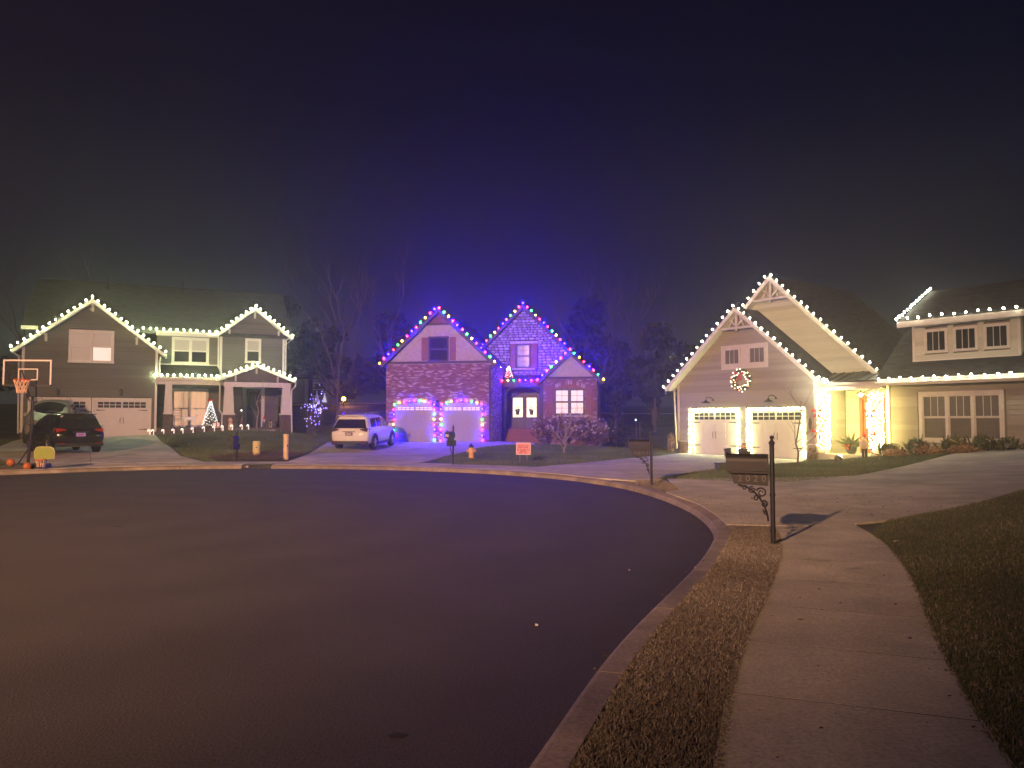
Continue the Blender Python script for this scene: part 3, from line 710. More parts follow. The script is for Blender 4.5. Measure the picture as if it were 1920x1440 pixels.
# ------------------------------------------------------------------ LEFT HOUSE (grey siding, two storeys)
def house_left():
    R = thing('house', 'grey two-storey house with white trim and two wide garage doors', 'house', (FL[0], FL[1], 0), FL[2])
    t, sd = M['trim'], M['siding_l']; zb = .60
    # garage block
    xa, za, sl = -1.53, 8.45, .79
    w = gable_wall(R, -4.75, 1.72, .11, 7.0, zb, xa, za-.02, sl, M['wallcore'])
    ops = [(-4.53, -1.50, 0, 2.96), (-1.46, 1.55, 0, 2.96), (-2.68, -.42, 4.88, 6.76)]
    siding(w, -4.73, 1.70, 1.05, lambda x: za-.14-sl*abs(x-xa), .0, sd, ops)
    ubox('band_board', -4.72, 1.69, -.04, .1, 4.10, 4.26, sd, w)
    for q in ((-4.86, -4.735), (1.705, 1.83)): B().box(q[0], q[1], -.045, .12, 1.05, 5.75).build('corner_board', t, R)
    for a, c in ((-4.86, -4.53), (-1.495, -1.465), (1.55, 1.83)):
        B().box(a+.01, c, -.06, .1, .55, 1.04).build('stone_base', M['stone_l'], R)
    gable_roof(R, -5.25, 2.19, xa, za, sl, -.42, 7.0, M['shingle'], t)
    for xb in (-3.75, -1.53, .72):
        ztop = za-.24-sl*abs(xb-xa); B().box(xb-.06, xb+.06, -.38, -.03, ztop-.12, ztop-.02).box(xb-.06, xb+.06, -.10, -.035, ztop-.42, ztop-.12).build('gable_bracket', t, R)
    window(R, -2.55, -.55, 5.02, 6.62, .0, units=2, m=t, cas=.12, top=(1, 1), bot=(1, 1),
           pane=lambda u, top, i, j: M['curtain_dim'] if top or u == 0 else M['curtain'])
    garage_door(R, -4.40, -1.62, .74, 2.84, .06, M['door_w'], t)
    garage_door(R, -1.34, 1.42, .76, 2.84, .06, M['door_w'], t)
    lantern(R, -3.12, -.03, 3.28); lantern(R, -.03, -.03, 3.30)
    # upper middle wall over the lean-to roof
    w2 = wall_box(R, 1.72, 5.35, 1.61, 7.0, 4.22, 6.92, M['wallcore'])
    siding(w2, 1.83, 5.12, 5.10, 6.86, 1.5, sd, [(2.55, 4.62, 5.0, 6.74)])
    window(R, 2.66, 4.50, 5.20, 6.58, 1.5, units=2, m=t, cas=.12, top=(1, 1), bot=(1, 1), pane=lambda u, top, i, j: M['curtain_dim'] if top else M['glass'])
    ubox('skirt_board', 1.83, 5.12, 1.44, 1.6, 4.97, 5.09, t, w2)
    # right gabled block
    xa2, za2, sl2 = 7.22, 8.68, .80
    w3 = gable_wall(R, 5.35, 8.92, 1.31, 7.0, 4.22, xa2, za2-.02, sl2, M['wallcore'])
    siding(w3, 5.36, 8.90, 4.55, lambda x: za2-.14-sl2*abs(x-xa2), 1.2, sd, [(6.66, 7.62, 5.2, 6.78)])
    for q in ((5.22, 5.355), (8.905, 9.03)): B().box(q[0], q[1], 1.15, 1.32, 4.25, 7.05).build('corner_board', t, R)
    gable_roof(R, 5.02, 9.42, xa2, za2, sl2, .80, 7.0, M['shingle'], t)
    for xb in (5.75, 7.22, 8.65):
        ztop = za2-.24-sl2*abs(xb-xa2); B().box(xb-.055, xb+.055, .84, 1.17, ztop-.12, ztop-.02).box(xb-.055, xb+.055, 1.10, 1.165, ztop-.42, ztop-.12).build('gable_bracket', t, R)
    window(R, 6.78, 7.52, 5.34, 6.66, 1.2, units=1, m=t, cas=.10, pane=lambda u, top, i, j: M['curtain_dim'] if top else M['glass'])
    # main roof
    b = B(); b.prism([(1.05, 6.96), (6.0, 10.44), (11, 6.93), (11, 6.78), (6.0, 10.28), (1.05, 6.80)], -5.1, 9.45, 'x'); rf = b.build('roof', M['shingle'], R)
    B().box(1.7, 5.10, .98, 1.046, 6.72, 6.98).build('fascia', t, rf); B().box(1.7, 5.12, .88, .975, 6.80, 6.95).build('gutter', t, rf)
    B().box(-5.10, -4.30, .92, 1.046, 6.76, 6.96).build('eave_return', t, rf)
    for xx in (-1.2, 3.1): B().tube([(xx, 5.2, 9.7), (xx, 5.2, 10.75)], .04, 6).build('vent_pipe', M['dark'], rf)
    wall_box(R, -4.7, 8.9, 7.01, 10.6, .6, 6.8, M['wallcore'])
    # lean-to porch roof
    b = B(); b.prism([(-.12, 4.20), (1.48, 5.05), (1.48, 4.94), (-.12, 4.08)], 1.74, 5.2, 'x'); pr = b.build('porch_roof', M['shingle'], R)
    B().box(1.74, 5.2, -.17, -.124, 4.03, 4.21).build('fascia', t, pr); B().box(1.74, 5.1, -.27, -.175, 4.07, 4.19).build('gutter', t, pr)
    B().box(1.83, 5.45, .06, .34, 3.80, 4.09).build('porch_beam', t, R)
    # porch gable
    xg, zg, sg = 7.22, 5.02, .40
    gw = B().prism([(5.40, 3.98), (9.06, 3.98), (9.06, 4.20), (7.22, 4.86), (5.40, 4.20)], -.28, 1.0, 'y').build('porch_gable', M['wallcore'], R)
    siding(gw, 5.42, 9.04, 3.99, lambda x: zg-.13-sg*abs(x-xg), -.39, sd)
    gable_roof(R, 5.06, 9.40, xg, zg, sg, -.72, 1.25, M['shingle'], t, th=.12, rake=.17)
    for xb in (6.05, 7.22, 8.45):
        ztop = zg-.19-sg*abs(xb-xg); B().box(xb-.05, xb+.05, -.50, -.425, ztop-.34, ztop).build('gable_bracket', t, R)
    B().box(5.40, 9.22, -.46, -.16, 3.69, 3.975).build('porch_beam', t, R)
    # columns on stone piers
    def column(x, y, z0, zm, z1, w0, w1, base=None):
        B().box(x-w0*.56, x+w0*.56, y-w0*.56, y+w0*.56, z0, zm-.09).build('column_pier', M['stone_l'], R, bevel=.02)
        B().box(x-w0*.62, x+w0*.62, y-w0*.62, y+w0*.62, zm-.085, zm).build('pier_cap', t, R)
        a, c = w0/2, w1/2
        B().add([(x-a, y-a, zm), (x+a, y-a, zm), (x+a, y+a, zm), (x-a, y+a, zm), (x-c, y-c, z1), (x+c, y-c, z1), (x+c, y+c, z1), (x-c, y+c, z1)],
                [(0, 3, 2, 1), (4, 5, 6, 7), (0, 1, 5, 4), (1, 2, 6, 5), (2, 3, 7, 6), (3, 0, 4, 7)]).build('porch_column', t, R)
    column(2.43, .2, .7, 2.15, 3.80, .46, .34)
    column(5.68, -.31, .7, 2.12, 3.69, .60, .44); column(8.96, -.31, .7, 2.12, 3.69, .60, .44)
    # porch interior
    B().box(1.85, 9.2, -.60, 3.05, .55, 1.28).build('porch_floor', M['stone_l'], R)
    B().box(6.1, 8.3, -.98, -.605, .55, 1.16).build('porch_step', M['concrete'], R)
    pw = wall_box(R, 1.72, 8.92, 3.11, 3.3, .6, 4.2, M['wallcore'])
    siding(pw, 1.74, 8.90, 1.15, 4.15, 3.0, sd, [(2.54, 4.70, 1.2, 3.68), (6.72, 8.05, 1.14, 3.9)])
    B().box(1.75, 9.0, -.2, 3.0, 4.10, 4.16).build('porch_ceiling', t, R)
    window(R, 2.67, 4.57, 1.36, 3.54, 3.0, units=2, m=t, cas=.12, top=(3, 1), bot=(1, 1), pane=M['blind'])
    d = B().box(6.95, 7.85, 3.02, 3.09, 1.285, 3.72).build('front_door', M['door_d'], R)
    B().box(6.72, 6.95, 2.93, 3.1, 1.14, 3.88).box(7.85, 8.05, 2.93, 3.1, 1.14, 3.88).box(6.95, 7.85, 2.93, 3.1, 3.725, 3.88).build('door_casing', t, d)
    for k in range(2): ubox('panel', 7.04+k*.38, 7.38+k*.38, 3.005, 3.019, 1.3, 2.2, M['door_d'], d)
    ubox('pane', 7.06, 7.74, 3.005, 3.018, 2.35, 3.55, M['glass'], d)
    downspout(R, [(1.98, -.30, 5.35), (1.93, -.05, 5.1), (1.93, -.05, 4.3)], t)
    downspout(R, [(5.10, .85, 6.85), (5.14, 1.12, 6.65), (5.14, 1.12, 4.95), (5.32, .6, 4.6)], t)
    downspout(R, [(5.20, -.28, 4.05), (5.20, -.1, 3.85), (5.20, -.1, 2.3), (5.32, -.62, 2.1), (5.32, -.62, .8)], t)
    downspout(R, [(9.42, .8, 6.95), (9.1, 1.1, 6.75), (9.1, 1.1, 4.6)], t)
    downspout(R, [(9.48, -.6, 4.1), (9.48, -.6, 3.75), (9.26, -.5, 3.55), (9.26, -.66, 2.2), (9.30, -.68, .8)], t)
    downspout(R, [(-5.30, -.35, 5.40), (-5.0, -.05, 5.15), (-4.93, -.05, 1.0)], t)
house_left()

# ------------------------------------------------------------------ MIDDLE HOUSE (brick and stone)
def stones(root, wall, x0, x1, z0, topf, y, openings):
    """rubble stones one by one, each a proud uneven block"""
    protos = []
    for k in range(7):
        b = B(); n = 7; P = []
        for i in range(n):
            a = 2*PI*(i+.5)/n; c, s_ = math.cos(a), math.sin(a); q = 1/max(abs(c), abs(s_)); q = 1+(q-1)*random.uniform(.35, .9)
            P.append((.5+.5*c*q*random.uniform(.90, 1.0), .5+.5*s_*q*random.uniform(.88, 1.0)))
        top = [(.5+(u-.5)*.78, .5+(w-.5)*.70) for u, w in P]
        vs = [(u, 0, w) for u, w in P] + [(u, -.7, w) for u, w in P] + [(u, -1, w) for u, w in top]
        f = [tuple(range(2*n, 3*n))] + [(i, (i+1) % n, n+(i+1) % n, n+i) for i in range(n)] + [(n+i, n+(i+1) % n, 2*n+(i+1) % n, 2*n+i) for i in range(n)]
        b.add(vs, f); protos.append([b.mesh('stone', M['stone%d' % c]) for c in range(5)])
    z = z0
    while True:
        h = random.uniform(.10, .19); zm = z+h/2
        xs_ = [x0+(x1-x0)*i/200 for i in range(201) if topf(x0+(x1-x0)*i/200) > zm+.05]
        if not xs_: break
        a, e = min(xs_), max(xs_)
        while a < e-.06:
            w = min(random.uniform(.13, .38), e-a); q = a+w
            blk = [o for o in openings if o[0] < q and o[1] > a and o[2] < zm+.06 and o[3] > zm-.06]
            if blk:
                if blk[0][0]-a > .07: q = blk[0][0]; nxt = blk[0][1]
                else: a = blk[0][1]; continue
            else: nxt = q
            link('stone', random.choice(random.choice(protos)), wall, (a+.008, y+.02, z+.008), (q-a-.018, random.uniform(.05, .11), h-.018))
            a = nxt
        z += h
def house_mid():
    R = thing('house', 'brick and stone house with coloured lights and arched garage doors', 'house', (FM[0], FM[1], 0), FM[2])
    dk = M['wood_d']; xa, za, sl = 3.08, 7.72, .945
    w = gable_wall(R, .12, 5.95, .06, 9.0, .2, xa, za, sl, M['mortar'], drop=.12)
    d1, d2 = (.61, 2.87), (3.24, 5.50)
    ar = [(d1[0]-.06, d1[1]+.06, 2.50, .22, 1), (d2[0]-.06, d2[1]+.06, 2.48, .22, 1)]
    def arch_open(d, zs): return [(d[0]+(d[1]-d[0])*i/12, d[0]+(d[1]-d[0])*(i+1)/12, 0, zs+.22*(1-((2*i+1)/12-1)**2)+.20) for i in range(12)]
    brickwork(w, .12, 5.95, .46, 4.78, .06, BR, arch_open(d1, 2.50)+arch_open(d2, 2.48), arches=ar)
    brickwork(w, .02, 4.95, .46, 4.70, 5.955, BR, axis='y')
    # gable face: stucco trapezoid, dark trim, shingled tip
    B().box(.0, 6.1, -.045, .055, 4.785, 4.90).build('band_trim', dk, R)
    st = B().prism([(.42, 4.905), (5.74, 4.905), (3.95, 6.86), (2.20, 6.86)], .0, .058, 'y').build('stucco_panel', M['stucco'], R)
    B().box(2.05, 4.1, -.05, .055, 6.865, 6.98).build('collar_trim', dk, R)
    siding(w, 2.0, 4.2, 6.99, lambda x: za-.16-sl*abs(x-xa), .03, M['shutter'], ex=.14, name='shingle_row')
    gable_roof(R, -.05, 6.21, xa, za, sl, -.32, 9.0, M['shingle'], dk, rake=.24)
    window(R, 2.56, 3.58, 4.93, 6.18, -.02, units=1, hung=True, m=dk, cas=.06, pane=M['glass'], proud=.05)
    for a, c in ((2.12, 2.47), (3.68, 4.03)):
        s_ = B().box(a, c, -.04, -.003, 4.93, 6.2).build('shutter', M['shutter'], R)
        for q in range(1, 4): ubox('slat', a+(c-a)*q/4-.008, a+(c-a)*q/4+.008, -.05, -.041, 4.95, 6.18, M['shutter'], s_)
    garage_door(R, d1[0], d1[1], .54, 2.70, .045, M['door_p'], dk, iron=False, cas=0, arch=.22, glass=M['blind2'])
    garage_door(R, d2[0], d2[1], .53, 2.68, .045, M['door_p'], dk, iron=False, cas=0, arch=.22, glass=M['blind2'])
    lantern(R, 3.05, -.0, 2.62)
    # stone gable block behind
    xs2, zs2, ss = 7.14, 8.42, 1.0
    w2 = gable_wall(R, 4.4, 11.4, 4.06, 9.0, 4.22, xs2, zs2, ss, M['mortar_d'], drop=.12)
    stones(R, w2, 4.6, 9.75, 4.30, lambda x: zs2-.18-ss*abs(x-xs2), 4.04, [(6.33, 7.97, 4.70, 6.32)])
    B().box(6.33, 7.97, 3.96, 4.05, 6.19, 6.33).build('lintel', M['stone2'], R); B().box(6.45, 7.8, 3.95, 4.05, 4.66, 4.75).build('sill', M['stone2'], R)
    gable_roof(R, 2.6, 11.7, xs2, zs2, ss, 3.72, 12.0, M['shingle'], dk, rake=.2)
    window(R, 6.72, 7.50, 4.80, 6.12, 3.99, units=1, m=dk, cas=.05, top=(2, 2), bot=(2, 2), pane=mat('evening_glass', (.10, .11, .16), .1, var=.1, spec=.7), proud=.04)
    for a, c in ((6.36, 6.66), (7.56, 7.93)): B().box(a, c, 3.93, 4.03, 4.76, 6.18).build('shutter', M['shutter'], R)
    # bay
    xb, zb_, sb_ = 9.95, 5.56, .92
    w3 = gable_wall(R, 8.40, 11.42, 3.06, 6.0, .0, xb, zb_, sb_, M['mortar'], drop=.12)
    wx0, wx1 = 9.08, 10.70
    brickwork(w3, 8.40, 11.42, .10, 4.05, 3.06, BR, [(wx0-.05, wx1+.05, 2.0, 3.5)]+[(wx0+(wx1-wx0)*i/10, wx0+(wx1-wx0)*(i+1)/10, 3.4, 3.5+.26*(1-((2*i+1)/10-1)**2)+.2) for i in range(10)], arches=[(wx0-.05, wx1+.05, 3.48, .26, 1)])
    B().prism([(wx0, 3.50), (wx1, 3.50)]+[(wx1-(wx1-wx0)*i/10, 3.50+.25*(1-(2*i/10-1)**2)) for i in range(1, 10)], 3.03, 3.06, 'y').build('arch_panel', M['shutter'], R)
    B().box(8.3, 11.55, 2.97, 3.05, 4.06, 4.17).build('band_trim', dk, R)
    tri = B().prism([(8.55, 4.175), (11.35, 4.175), (9.95, 5.40)], 3.0, 3.055, 'y').build('gable_panel', M['stucco'], R)
    for q in range(1, 9):
        xq = 8.55+2.8*q/9; zt = 4.175+min(xq-8.55, 11.35-xq)*.875
        if zt > 4.3: ubox('batten', xq-.018, xq+.018, 2.985, 2.999, 4.18, zt-.03, M['stucco'], tri)
    gable_roof(R, 8.16, 11.76, xb, zb_, sb_, 2.70, 5.2, M['shingle'], dk, rake=.2)
    window(R, wx0, wx1, 2.05, 3.44, 3.03, units=2, m=M['door_d'], cas=.05, top=(2, 2), bot=(2, 2), pane=M['blind2'], proud=.05, sash=.05)
    for a, c in ((8.58, 8.99), (10.79, 11.2)):
        s_ = B().box(a, c, 2.94, 3.005, 2.02, 3.62).build('shutter', M['shutter'], R)
        for q in range(1, 4): ubox('slat', a+(c-a)*q/4-.008, a+(c-a)*q/4+.008, 2.925, 2.939, 2.05, 3.59, M['shutter'], s_)
    B().box(8.9, 10.9, 2.93, 3.01, 1.90, 1.99).build('sill', M['stone2'], R)
    # porch
    b = B(); b.prism([(3.0, 4.05), (4.03, 4.36), (4.03, 4.26), (3.0, 3.95)], 6.0, 8.39, 'x'); b.build('porch_roof', M['shingle'], R)
    B().box(6.0, 8.39, 3.03, 3.25, 3.60, 3.93).build('porch_beam', dk, R)
    for q in (6.0, 8.23): B().box(q, q+.16, 3.04, 3.24, .5, 3.595).build('porch_post', dk, R)
    for sx, x in ((1, 6.17), (-1, 8.22)):
        P = [(x+sx*.62*(1-math.cos(k*PI/12)), 3.0+.59*math.sin(k*PI/12)) for k in range(7)]
        B().tube([(p, 3.14, q) for p, q in P], .05, 5).build('curved_brace', dk, R)
    w4 = wall_box(R, 5.96, 8.42, 5.07, 5.3, .3, 4.3, M['door_d'])
    B().box(6.0, 8.38, 4.4, 5.06, .3, 1.22).build('porch_floor', M['stone_l'], R)
    for k in range(5):
        B().box(6.02, 8.36, 3.05+.27*k, 4.39, .36+.172*k-.03 if k else .2, .36+.172*(k+1)).build('step', M['shutter'], R)
        if k < 4: pass
    dr = B().box(6.18, 7.03, 5.0, 5.06, 1.23, 3.22).build('front_door', M['door_d'], R); dr2 = B().box(7.06, 7.90, 5.0, 5.06, 1.23, 3.22).build('front_door', M['door_d'], R)
    B().box(6.04, 6.175, 4.96, 5.06, 1.23, 3.36).box(7.905, 8.04, 4.96, 5.06, 1.23, 3.36).box(6.04, 8.04, 4.95, 5.06, 3.37, 3.5).build('door_casing', dk, R)
    for dd, a in ((dr, 6.34), (dr2, 7.17)):
        ubox('pane', a, a+.58, 4.985, 4.998, 1.90, 3.05, M['doorglass'], dd)
        b = B(); b.box(a+.282, a+.298, 4.972, 4.984, 1.9, 3.05); b.box(a, a+.28, 4.972, 4.984, 2.47, 2.484); b.box(a+.30, a+.58, 4.972, 4.984, 2.47, 2.484)
        for k in range(4): b.box(a+.06+.14*k, a+.068+.14*k, 4.974, 4.984, 1.92, 2.1)
        b.build('came', M['iron'], dd)
        for q in (1, -1): ubox('panel', dd.location.x+a+.0 if q > 0 else a+.31, a+.27 if q > 0 else a+.58, 4.988, 4.999, 1.32, 1.75, M['door_d'], dd)
    B().tube([(6.98, 4.99, 2.1), (6.98, 4.94, 2.12), (6.98, 4.94, 2.35), (6.98, 4.99, 2.37)], .012, 5).build('pull_handle', M['chrome'], dr)
    for xh in (6.05,):
        B().tube([(xh, 3.0, .45), (xh, 3.0, 1.35), (xh, 4.4, 2.15), (xh, 4.4, 1.25)], .022, 5).build('handrail', M['iron'], R)
    downspout(R, [(5.98, -.15, 4.62), (5.90, -.04, 4.4), (5.90, -.04, .5)], dk, r=.05)
    downspout(R, [(11.6, 2.9, 3.9), (11.5, 3.0, 3.7), (11.5, 3.0, .3)], dk, r=.05)
house_mid()

# ------------------------------------------------------------------ RIGHT HOUSE (beige siding)
def truss(R, xa, za, sl, y, t, drop=.95):
    hw = (drop-.25)/sl; b = B(); z0 = za-drop
    b.box(xa-hw-.12, xa+hw+.12, y, y+.06, z0-.05, z0+.05); b.box(xa-.05, xa+.05, y-.005, y+.065, z0-.13, za-.2)
    for s_ in (-1, 1):
        b.tube([(xa, y+.03, z0+.08), (xa+s_*hw*.48, y+.03, z0+drop*.42)], .04, 4)
        b.tube([(xa+s_*hw*.5, y+.03, z0+.03), (xa+s_*hw*.22, y+.03, z0+drop*.55)], .035, 4)
    return b.build('gable_truss', t, R)
def house_right():
    R = thing('house', 'beige sided house with paired gables and lit white garage doors', 'house', (FR[0], FR[1], 0), FR[2])
    t, sd = M['trim_r'], M['siding_r']
    xa, za, sl = 3.04, 6.90, .855
    w = gable_wall(R, -.70, 6.68, .11, 6.0, -.1, xa, za-.02, sl, M['wallcore_r'])
    ops = [(-.11, 2.91, 0, 2.30), (3.24, 6.25, 0, 2.28), (1.90, 4.46, 4.10, 5.20)]
    siding(w, -.68, 6.66, .70, lambda x: za-.14-sl*abs(x-xa), .0, sd, ops)
    for a, c in ((-.74, -.115), (2.915, 3.235), (6.255, 6.72)):
        brickwork(w, a, c, .0, .66, .03, BRR, light=.1); ubox('brick_cap', a-.01, c+.01, -.05, .1, .645, .70, t, w)
    B().box(-.80, -.685, -.045, .12, .705, 3.62).build('corner_board', t, R); B().box(6.665, 6.79, -.045, .10, .705, 3.62).build('corner_board', t, R)
    gable_roof(R, -1.14, 7.20, xa, za, sl, -.46, 6.0, M['shingle'], t)
    truss(R, xa, za, sl, -.40, t)
    # pair of square windows in one trim field
    B().box(1.90, 4.46, -.035, .10, 5.10, 5.20).box(1.90, 4.46, -.035, .1, 4.08, 4.18).box(1.90, 2.0, -.034, .1, 4.18, 5.10).box(4.36, 4.46, -.034, .1, 4.18, 5.10).box(2.0, 4.36, .0, .1, 4.18, 5.10).build('window_surround', t, R)
    for a in (2.10, 3.47):
        window(R, a, a+.82, 4.30, 5.02, -.005, units=1, hung=False, top=(3, 1), m=t, cas=.06, pane=M['screen'], proud=.05)
    garage_door(R, .02, 2.78, .06, 2.16, .07, M['door_w2'], t); garage_door(R, 3.37, 6.12, .04, 2.14, .07, M['door_w2'], t)
    for x in (1.24, 4.68):
        b = B(); b.lathe([(.06, 0), (.06, -.03)], 8, (x+.14, .0, 2.68), 'y'); b.tube([(x+.14, -.02, 2.68), (x+.12, -.2, 2.80), (x, -.34, 2.78), (x-.02, -.36, 2.66)], .018, 5)
        b.lathe([(.03, 2.68), (.06, 2.62), (.21, 2.53), (.21, 2.515)], 12, (x-.02, -.36, 0)); b.build('barn_lamp', M['iron'], R)
    pl = B(); pl.prism([(6.47+.075*math.cos(k*PI/8), 1.54+.26*math.sin(k*PI/8)) for k in range(16)], -.05, -.03, 'y'); pl.build('number_plaque', M['stone_l'], R)
    # garage side wall facing the porch
    siding(w, .12, 2.3, .30, 3.5, 6.70, M['siding_w'], axis='y')
    # porch
    B().box(6.75, 9.5, .05, 2.35, -.1, .29).build('porch_floor', M['concrete'], R); B().box(7.3, 9.0, -.40, .045, -.1, .15).build('porch_step', M['concrete'], R)
    bw = wall_box(R, 6.75, 9.7, 2.41, 4.0, 0, 3.4, M['wallcore_r'])
    siding(bw, 6.76, 9.68, .30, 3.2, 2.3, M['siding_w'], [(7.42, 8.62, .2, 2.75)])
    B().box(6.72, 9.5, -.05, 2.3, 3.02, 3.08).build('porch_ceiling', t, R)
    dr = B().box(7.55, 8.48, 2.31, 2.37, .30, 2.60).build('front_door', M['door_b'], R)
    B().box(7.42, 7.55, 2.22, 2.4, .3, 2.74).box(8.48, 8.62, 2.22, 2.4, .3, 2.74).box(7.55, 8.48, 2.22, 2.4, 2.605, 2.74).build('door_casing', M['door_b'], dr)
    for j in range(3):
        for i in range(2): ubox('pane', 7.68+.35*i, 7.99+.35*i, 2.295, 2.309, 1.35+.38*j, 1.69+.38*j, M['doorglass'], dr)
    for i in range(2): ubox('panel', 7.68+.35*i, 7.99+.35*i, 2.298, 2.309, .45, 1.2, M['door_b'], dr)
    B().ball((7.62, 2.28, 1.35), .035).build('door_knob', M['chrome'], dr)
    for x in (6.93, 9.20):
        b = B(); b.box(x-.13, x+.13, .08, .34, .30, 2.94); b.box(x-.17, x+.17, .04, .38, .295, .5); b.box(x-.17, x+.17, .04, .38, 2.82, 2.945); b.build('porch_column', M['trim_r'], R)
    B().box(6.76, 9.55, .0, .38, 2.95, 3.26).build('porch_beam', t, R)
    # standing seam metal roof
    b = B(); b.prism([(-.12, 3.30), (1.28, 3.74), (1.28, 3.70), (-.12, 3.25)], 6.78, 9.45, 'x'); mr = b.build('metal_roof', M['metal_roof'], R)
    for k in range(7):
        xq = 6.9+.42*k; B().prism([(-.125, 3.30), (1.275, 3.742), (1.275, 3.775), (-.125, 3.335)], xq-.012, xq+.012, 'x').build('seam', M['metal_roof'], mr)
    # tall second gable
    x2, z2, s2 = 3.95, 8.36, .945
    w2 = gable_wall(R, 3.0, 9.0, 1.41, 6.0, 3.0, x2, z2-.02, s2, M['wallcore_r'])
    siding(w2, -.5, 8.62, 3.72, lambda x: z2-.14-s2*abs(x-x2), 1.3, M['siding_w'], [(-.6, 3.2, 0, 6.2)])
    gable_roof(R, -1.2, 9.25, x2, z2, s2, .88, 8.0, M['shingle'], t, rake=.22)
    truss(R, x2, z2, s2, .94, t, drop=1.05)
    # main wing
    w3 = wall_box(R, 9.58, 20, .61, 8.5, -.1, 3.2, M['wallcore_r'])
    siding(w3, 9.64, 18.5, .62, 3.12, .5, sd, [(10.70, 13.78, .78, 2.82)])
    B().box(9.50, 9.635, .44, .62, .62, 3.14).build('corner_board', t, R)
    brickwork(w3, 9.5, 18.5, .0, .56, .56, BRR, light=.1); ubox('brick_cap', 9.5, 18.5, .48, .6, .565, .615, t, w3)
    window(R, 10.90, 13.58, .99, 2.62, .5, units=3, m=t, cas=.14, top=(3, 1), bot=(1, 1), pane=M['screen'])
    b = B(); b.prism([(.06, 3.30), (4.6, 7.02), (9.2, 3.3), (9.2, 3.14), (4.6, 6.86), (.06, 3.14)], 9.27, 19.5, 'x'); rf = b.build('roof', M['shingle'], R)
    B().box(9.27, 19.5, .0, .056, 3.05, 3.31).build('fascia', t, rf); B().box(9.27, 19.5, -.10, -.004, 3.14, 3.27).build('gutter', t, rf)
    # long shed dormer with three square windows
    yd = .95
    dw = B().prism([(yd+.11, 3.95), (yd+.11, 5.55), (3.5, 6.95), (4.6, 6.9)], 10.45, 14.05, 'x').build('dormer_wall', M['wallcore_r'], R)
    op = [(10.82, 11.68, 4.28, 5.20), (11.88, 12.74, 4.28, 5.20), (12.94, 13.80, 4.28, 5.20)]
    siding(dw, 10.46, 14.04, 4.05, 5.48, yd, M['siding_w'], op)
    B().box(10.36, 10.455, yd-.045, yd+.2, 3.95, 5.5).box(14.045, 14.14, yd-.045, yd+.2, 3.95, 5.5).box(10.36, 14.14, yd-.06, yd+.1, 3.90, 4.04).build('dormer_trim', t, R)
    for a, c, p, q in op: window(R, a+.06, c-.06, p+.06, q-.06, yd-.01, units=1, hung=False, top=(3, 1), m=t, cas=.06, pane=M['glass'], proud=.05)
    b = B(); b.prism([(yd-.35, 5.56), (3.5, 7.10), (4.75, 7.00), (4.75, 6.84), (3.5, 6.94), (yd-.35, 5.42)], 9.95, 14.6, 'x'); dr_ = b.build('dormer_roof', M['shingle'], R)
    B().box(9.95, 14.6, yd-.40, yd-.354, 5.34, 5.57).build('fascia', t, dr_)
    downspout(R, [(-1.2, -.40, 3.38), (-.95, -.10, 3.15), (-.86, -.05, .3)], t)
house_right()

# ------------------------------------------------------------------ strings of bulbs
_BM = {}
def bulb_mesh(c, r, sq=1.25):
    k = (c, r, sq)
    if k not in _BM: _BM[k] = B().ball((0, 0, 0), r, 8, 5, sq).mesh('bulb_' + c, E_[c], smooth=True)
    return _BM[k]
def light_string(label, pts, spacing, cols, r=.05, start=0, group=None, sag=0, drop=.0, name='light_string', tail=None, jit=.022):
    pts = [Vector(p) for p in pts]; o = thing(name, label, 'string lights', pts[0], 0, group)
    seg = [0]
    for a, b in zip(pts[:-1], pts[1:]): seg.append(seg[-1]+(b-a).length)
    n = max(1, round(seg[-1]/spacing)); pos = []
    for k in range(n+1):
        s = seg[-1]*k/n; i = 0
        while i < len(seg)-2 and s > seg[i+1]: i += 1
        t = (s-seg[i])/max(1e-6, seg[i+1]-seg[i]); pos.append(pts[i].lerp(pts[i+1], t))
    wire = B(); P = []
    for k, p in enumerate(pos):
        P.append(p-pts[0]-Vector((0, 0, r*1.3)))
        if k < len(pos)-1: P.append((p+pos[k+1])/2-pts[0]-Vector((0, 0, r*1.3+.012+random.random()*.015)))
    wire.tube(P, .008, 4).build('wire', M['dark'], o)
    for k, p in enumerate(pos):
        c = cols[(k+start) % len(cols)]
        q = p-pts[0]+Vector((random.uniform(-jit, jit), random.uniform(-jit, jit), random.uniform(-jit, jit)))
        link('bulb', bulb_mesh(c, r), o, q, (random.uniform(.82, 1.12),)*3, (random.uniform(-.6, .6), random.uniform(-.6, .6), 0))
    return o
def G(fr, *pts): return [wpt(fr, *p) for p in pts]
UP = .085
wl = ['warm']
light_string('pale bulbs along the wide gable over the two garage doors of the grey house', G(FL, (-5.28, -.50, 5.55+UP), (-1.53, -.50, 8.47+UP), (2.22, -.50, 5.55+UP)), .365, wl, .042)
light_string('pale bulbs along the straight upper gutter of the grey house', G(FL, (1.0, .92, 7.0+UP), (5.0, .92, 7.0+UP)), .38, wl, .042)
light_string('pale bulbs along the small upper gable of the grey house', G(FL, (5.02, .72, 6.95+UP), (7.22, .72, 8.70+UP), (9.44, .72, 6.93+UP)), .345, wl, .042)
light_string('pale bulbs along the lean-to porch roof of the grey house', G(FL, (1.70, -.22, 4.24+UP), (5.05, -.22, 4.24+UP)), .335, wl, .042)
light_string('pale bulbs along the low porch gable of the grey house', G(FL, (5.08, -.80, 4.18+UP), (7.22, -.80, 5.04+UP), (9.42, -.80, 4.16+UP)), .335, wl, .042)
mc = ['blue', 'red', 'green', 'yellow', 'pink']
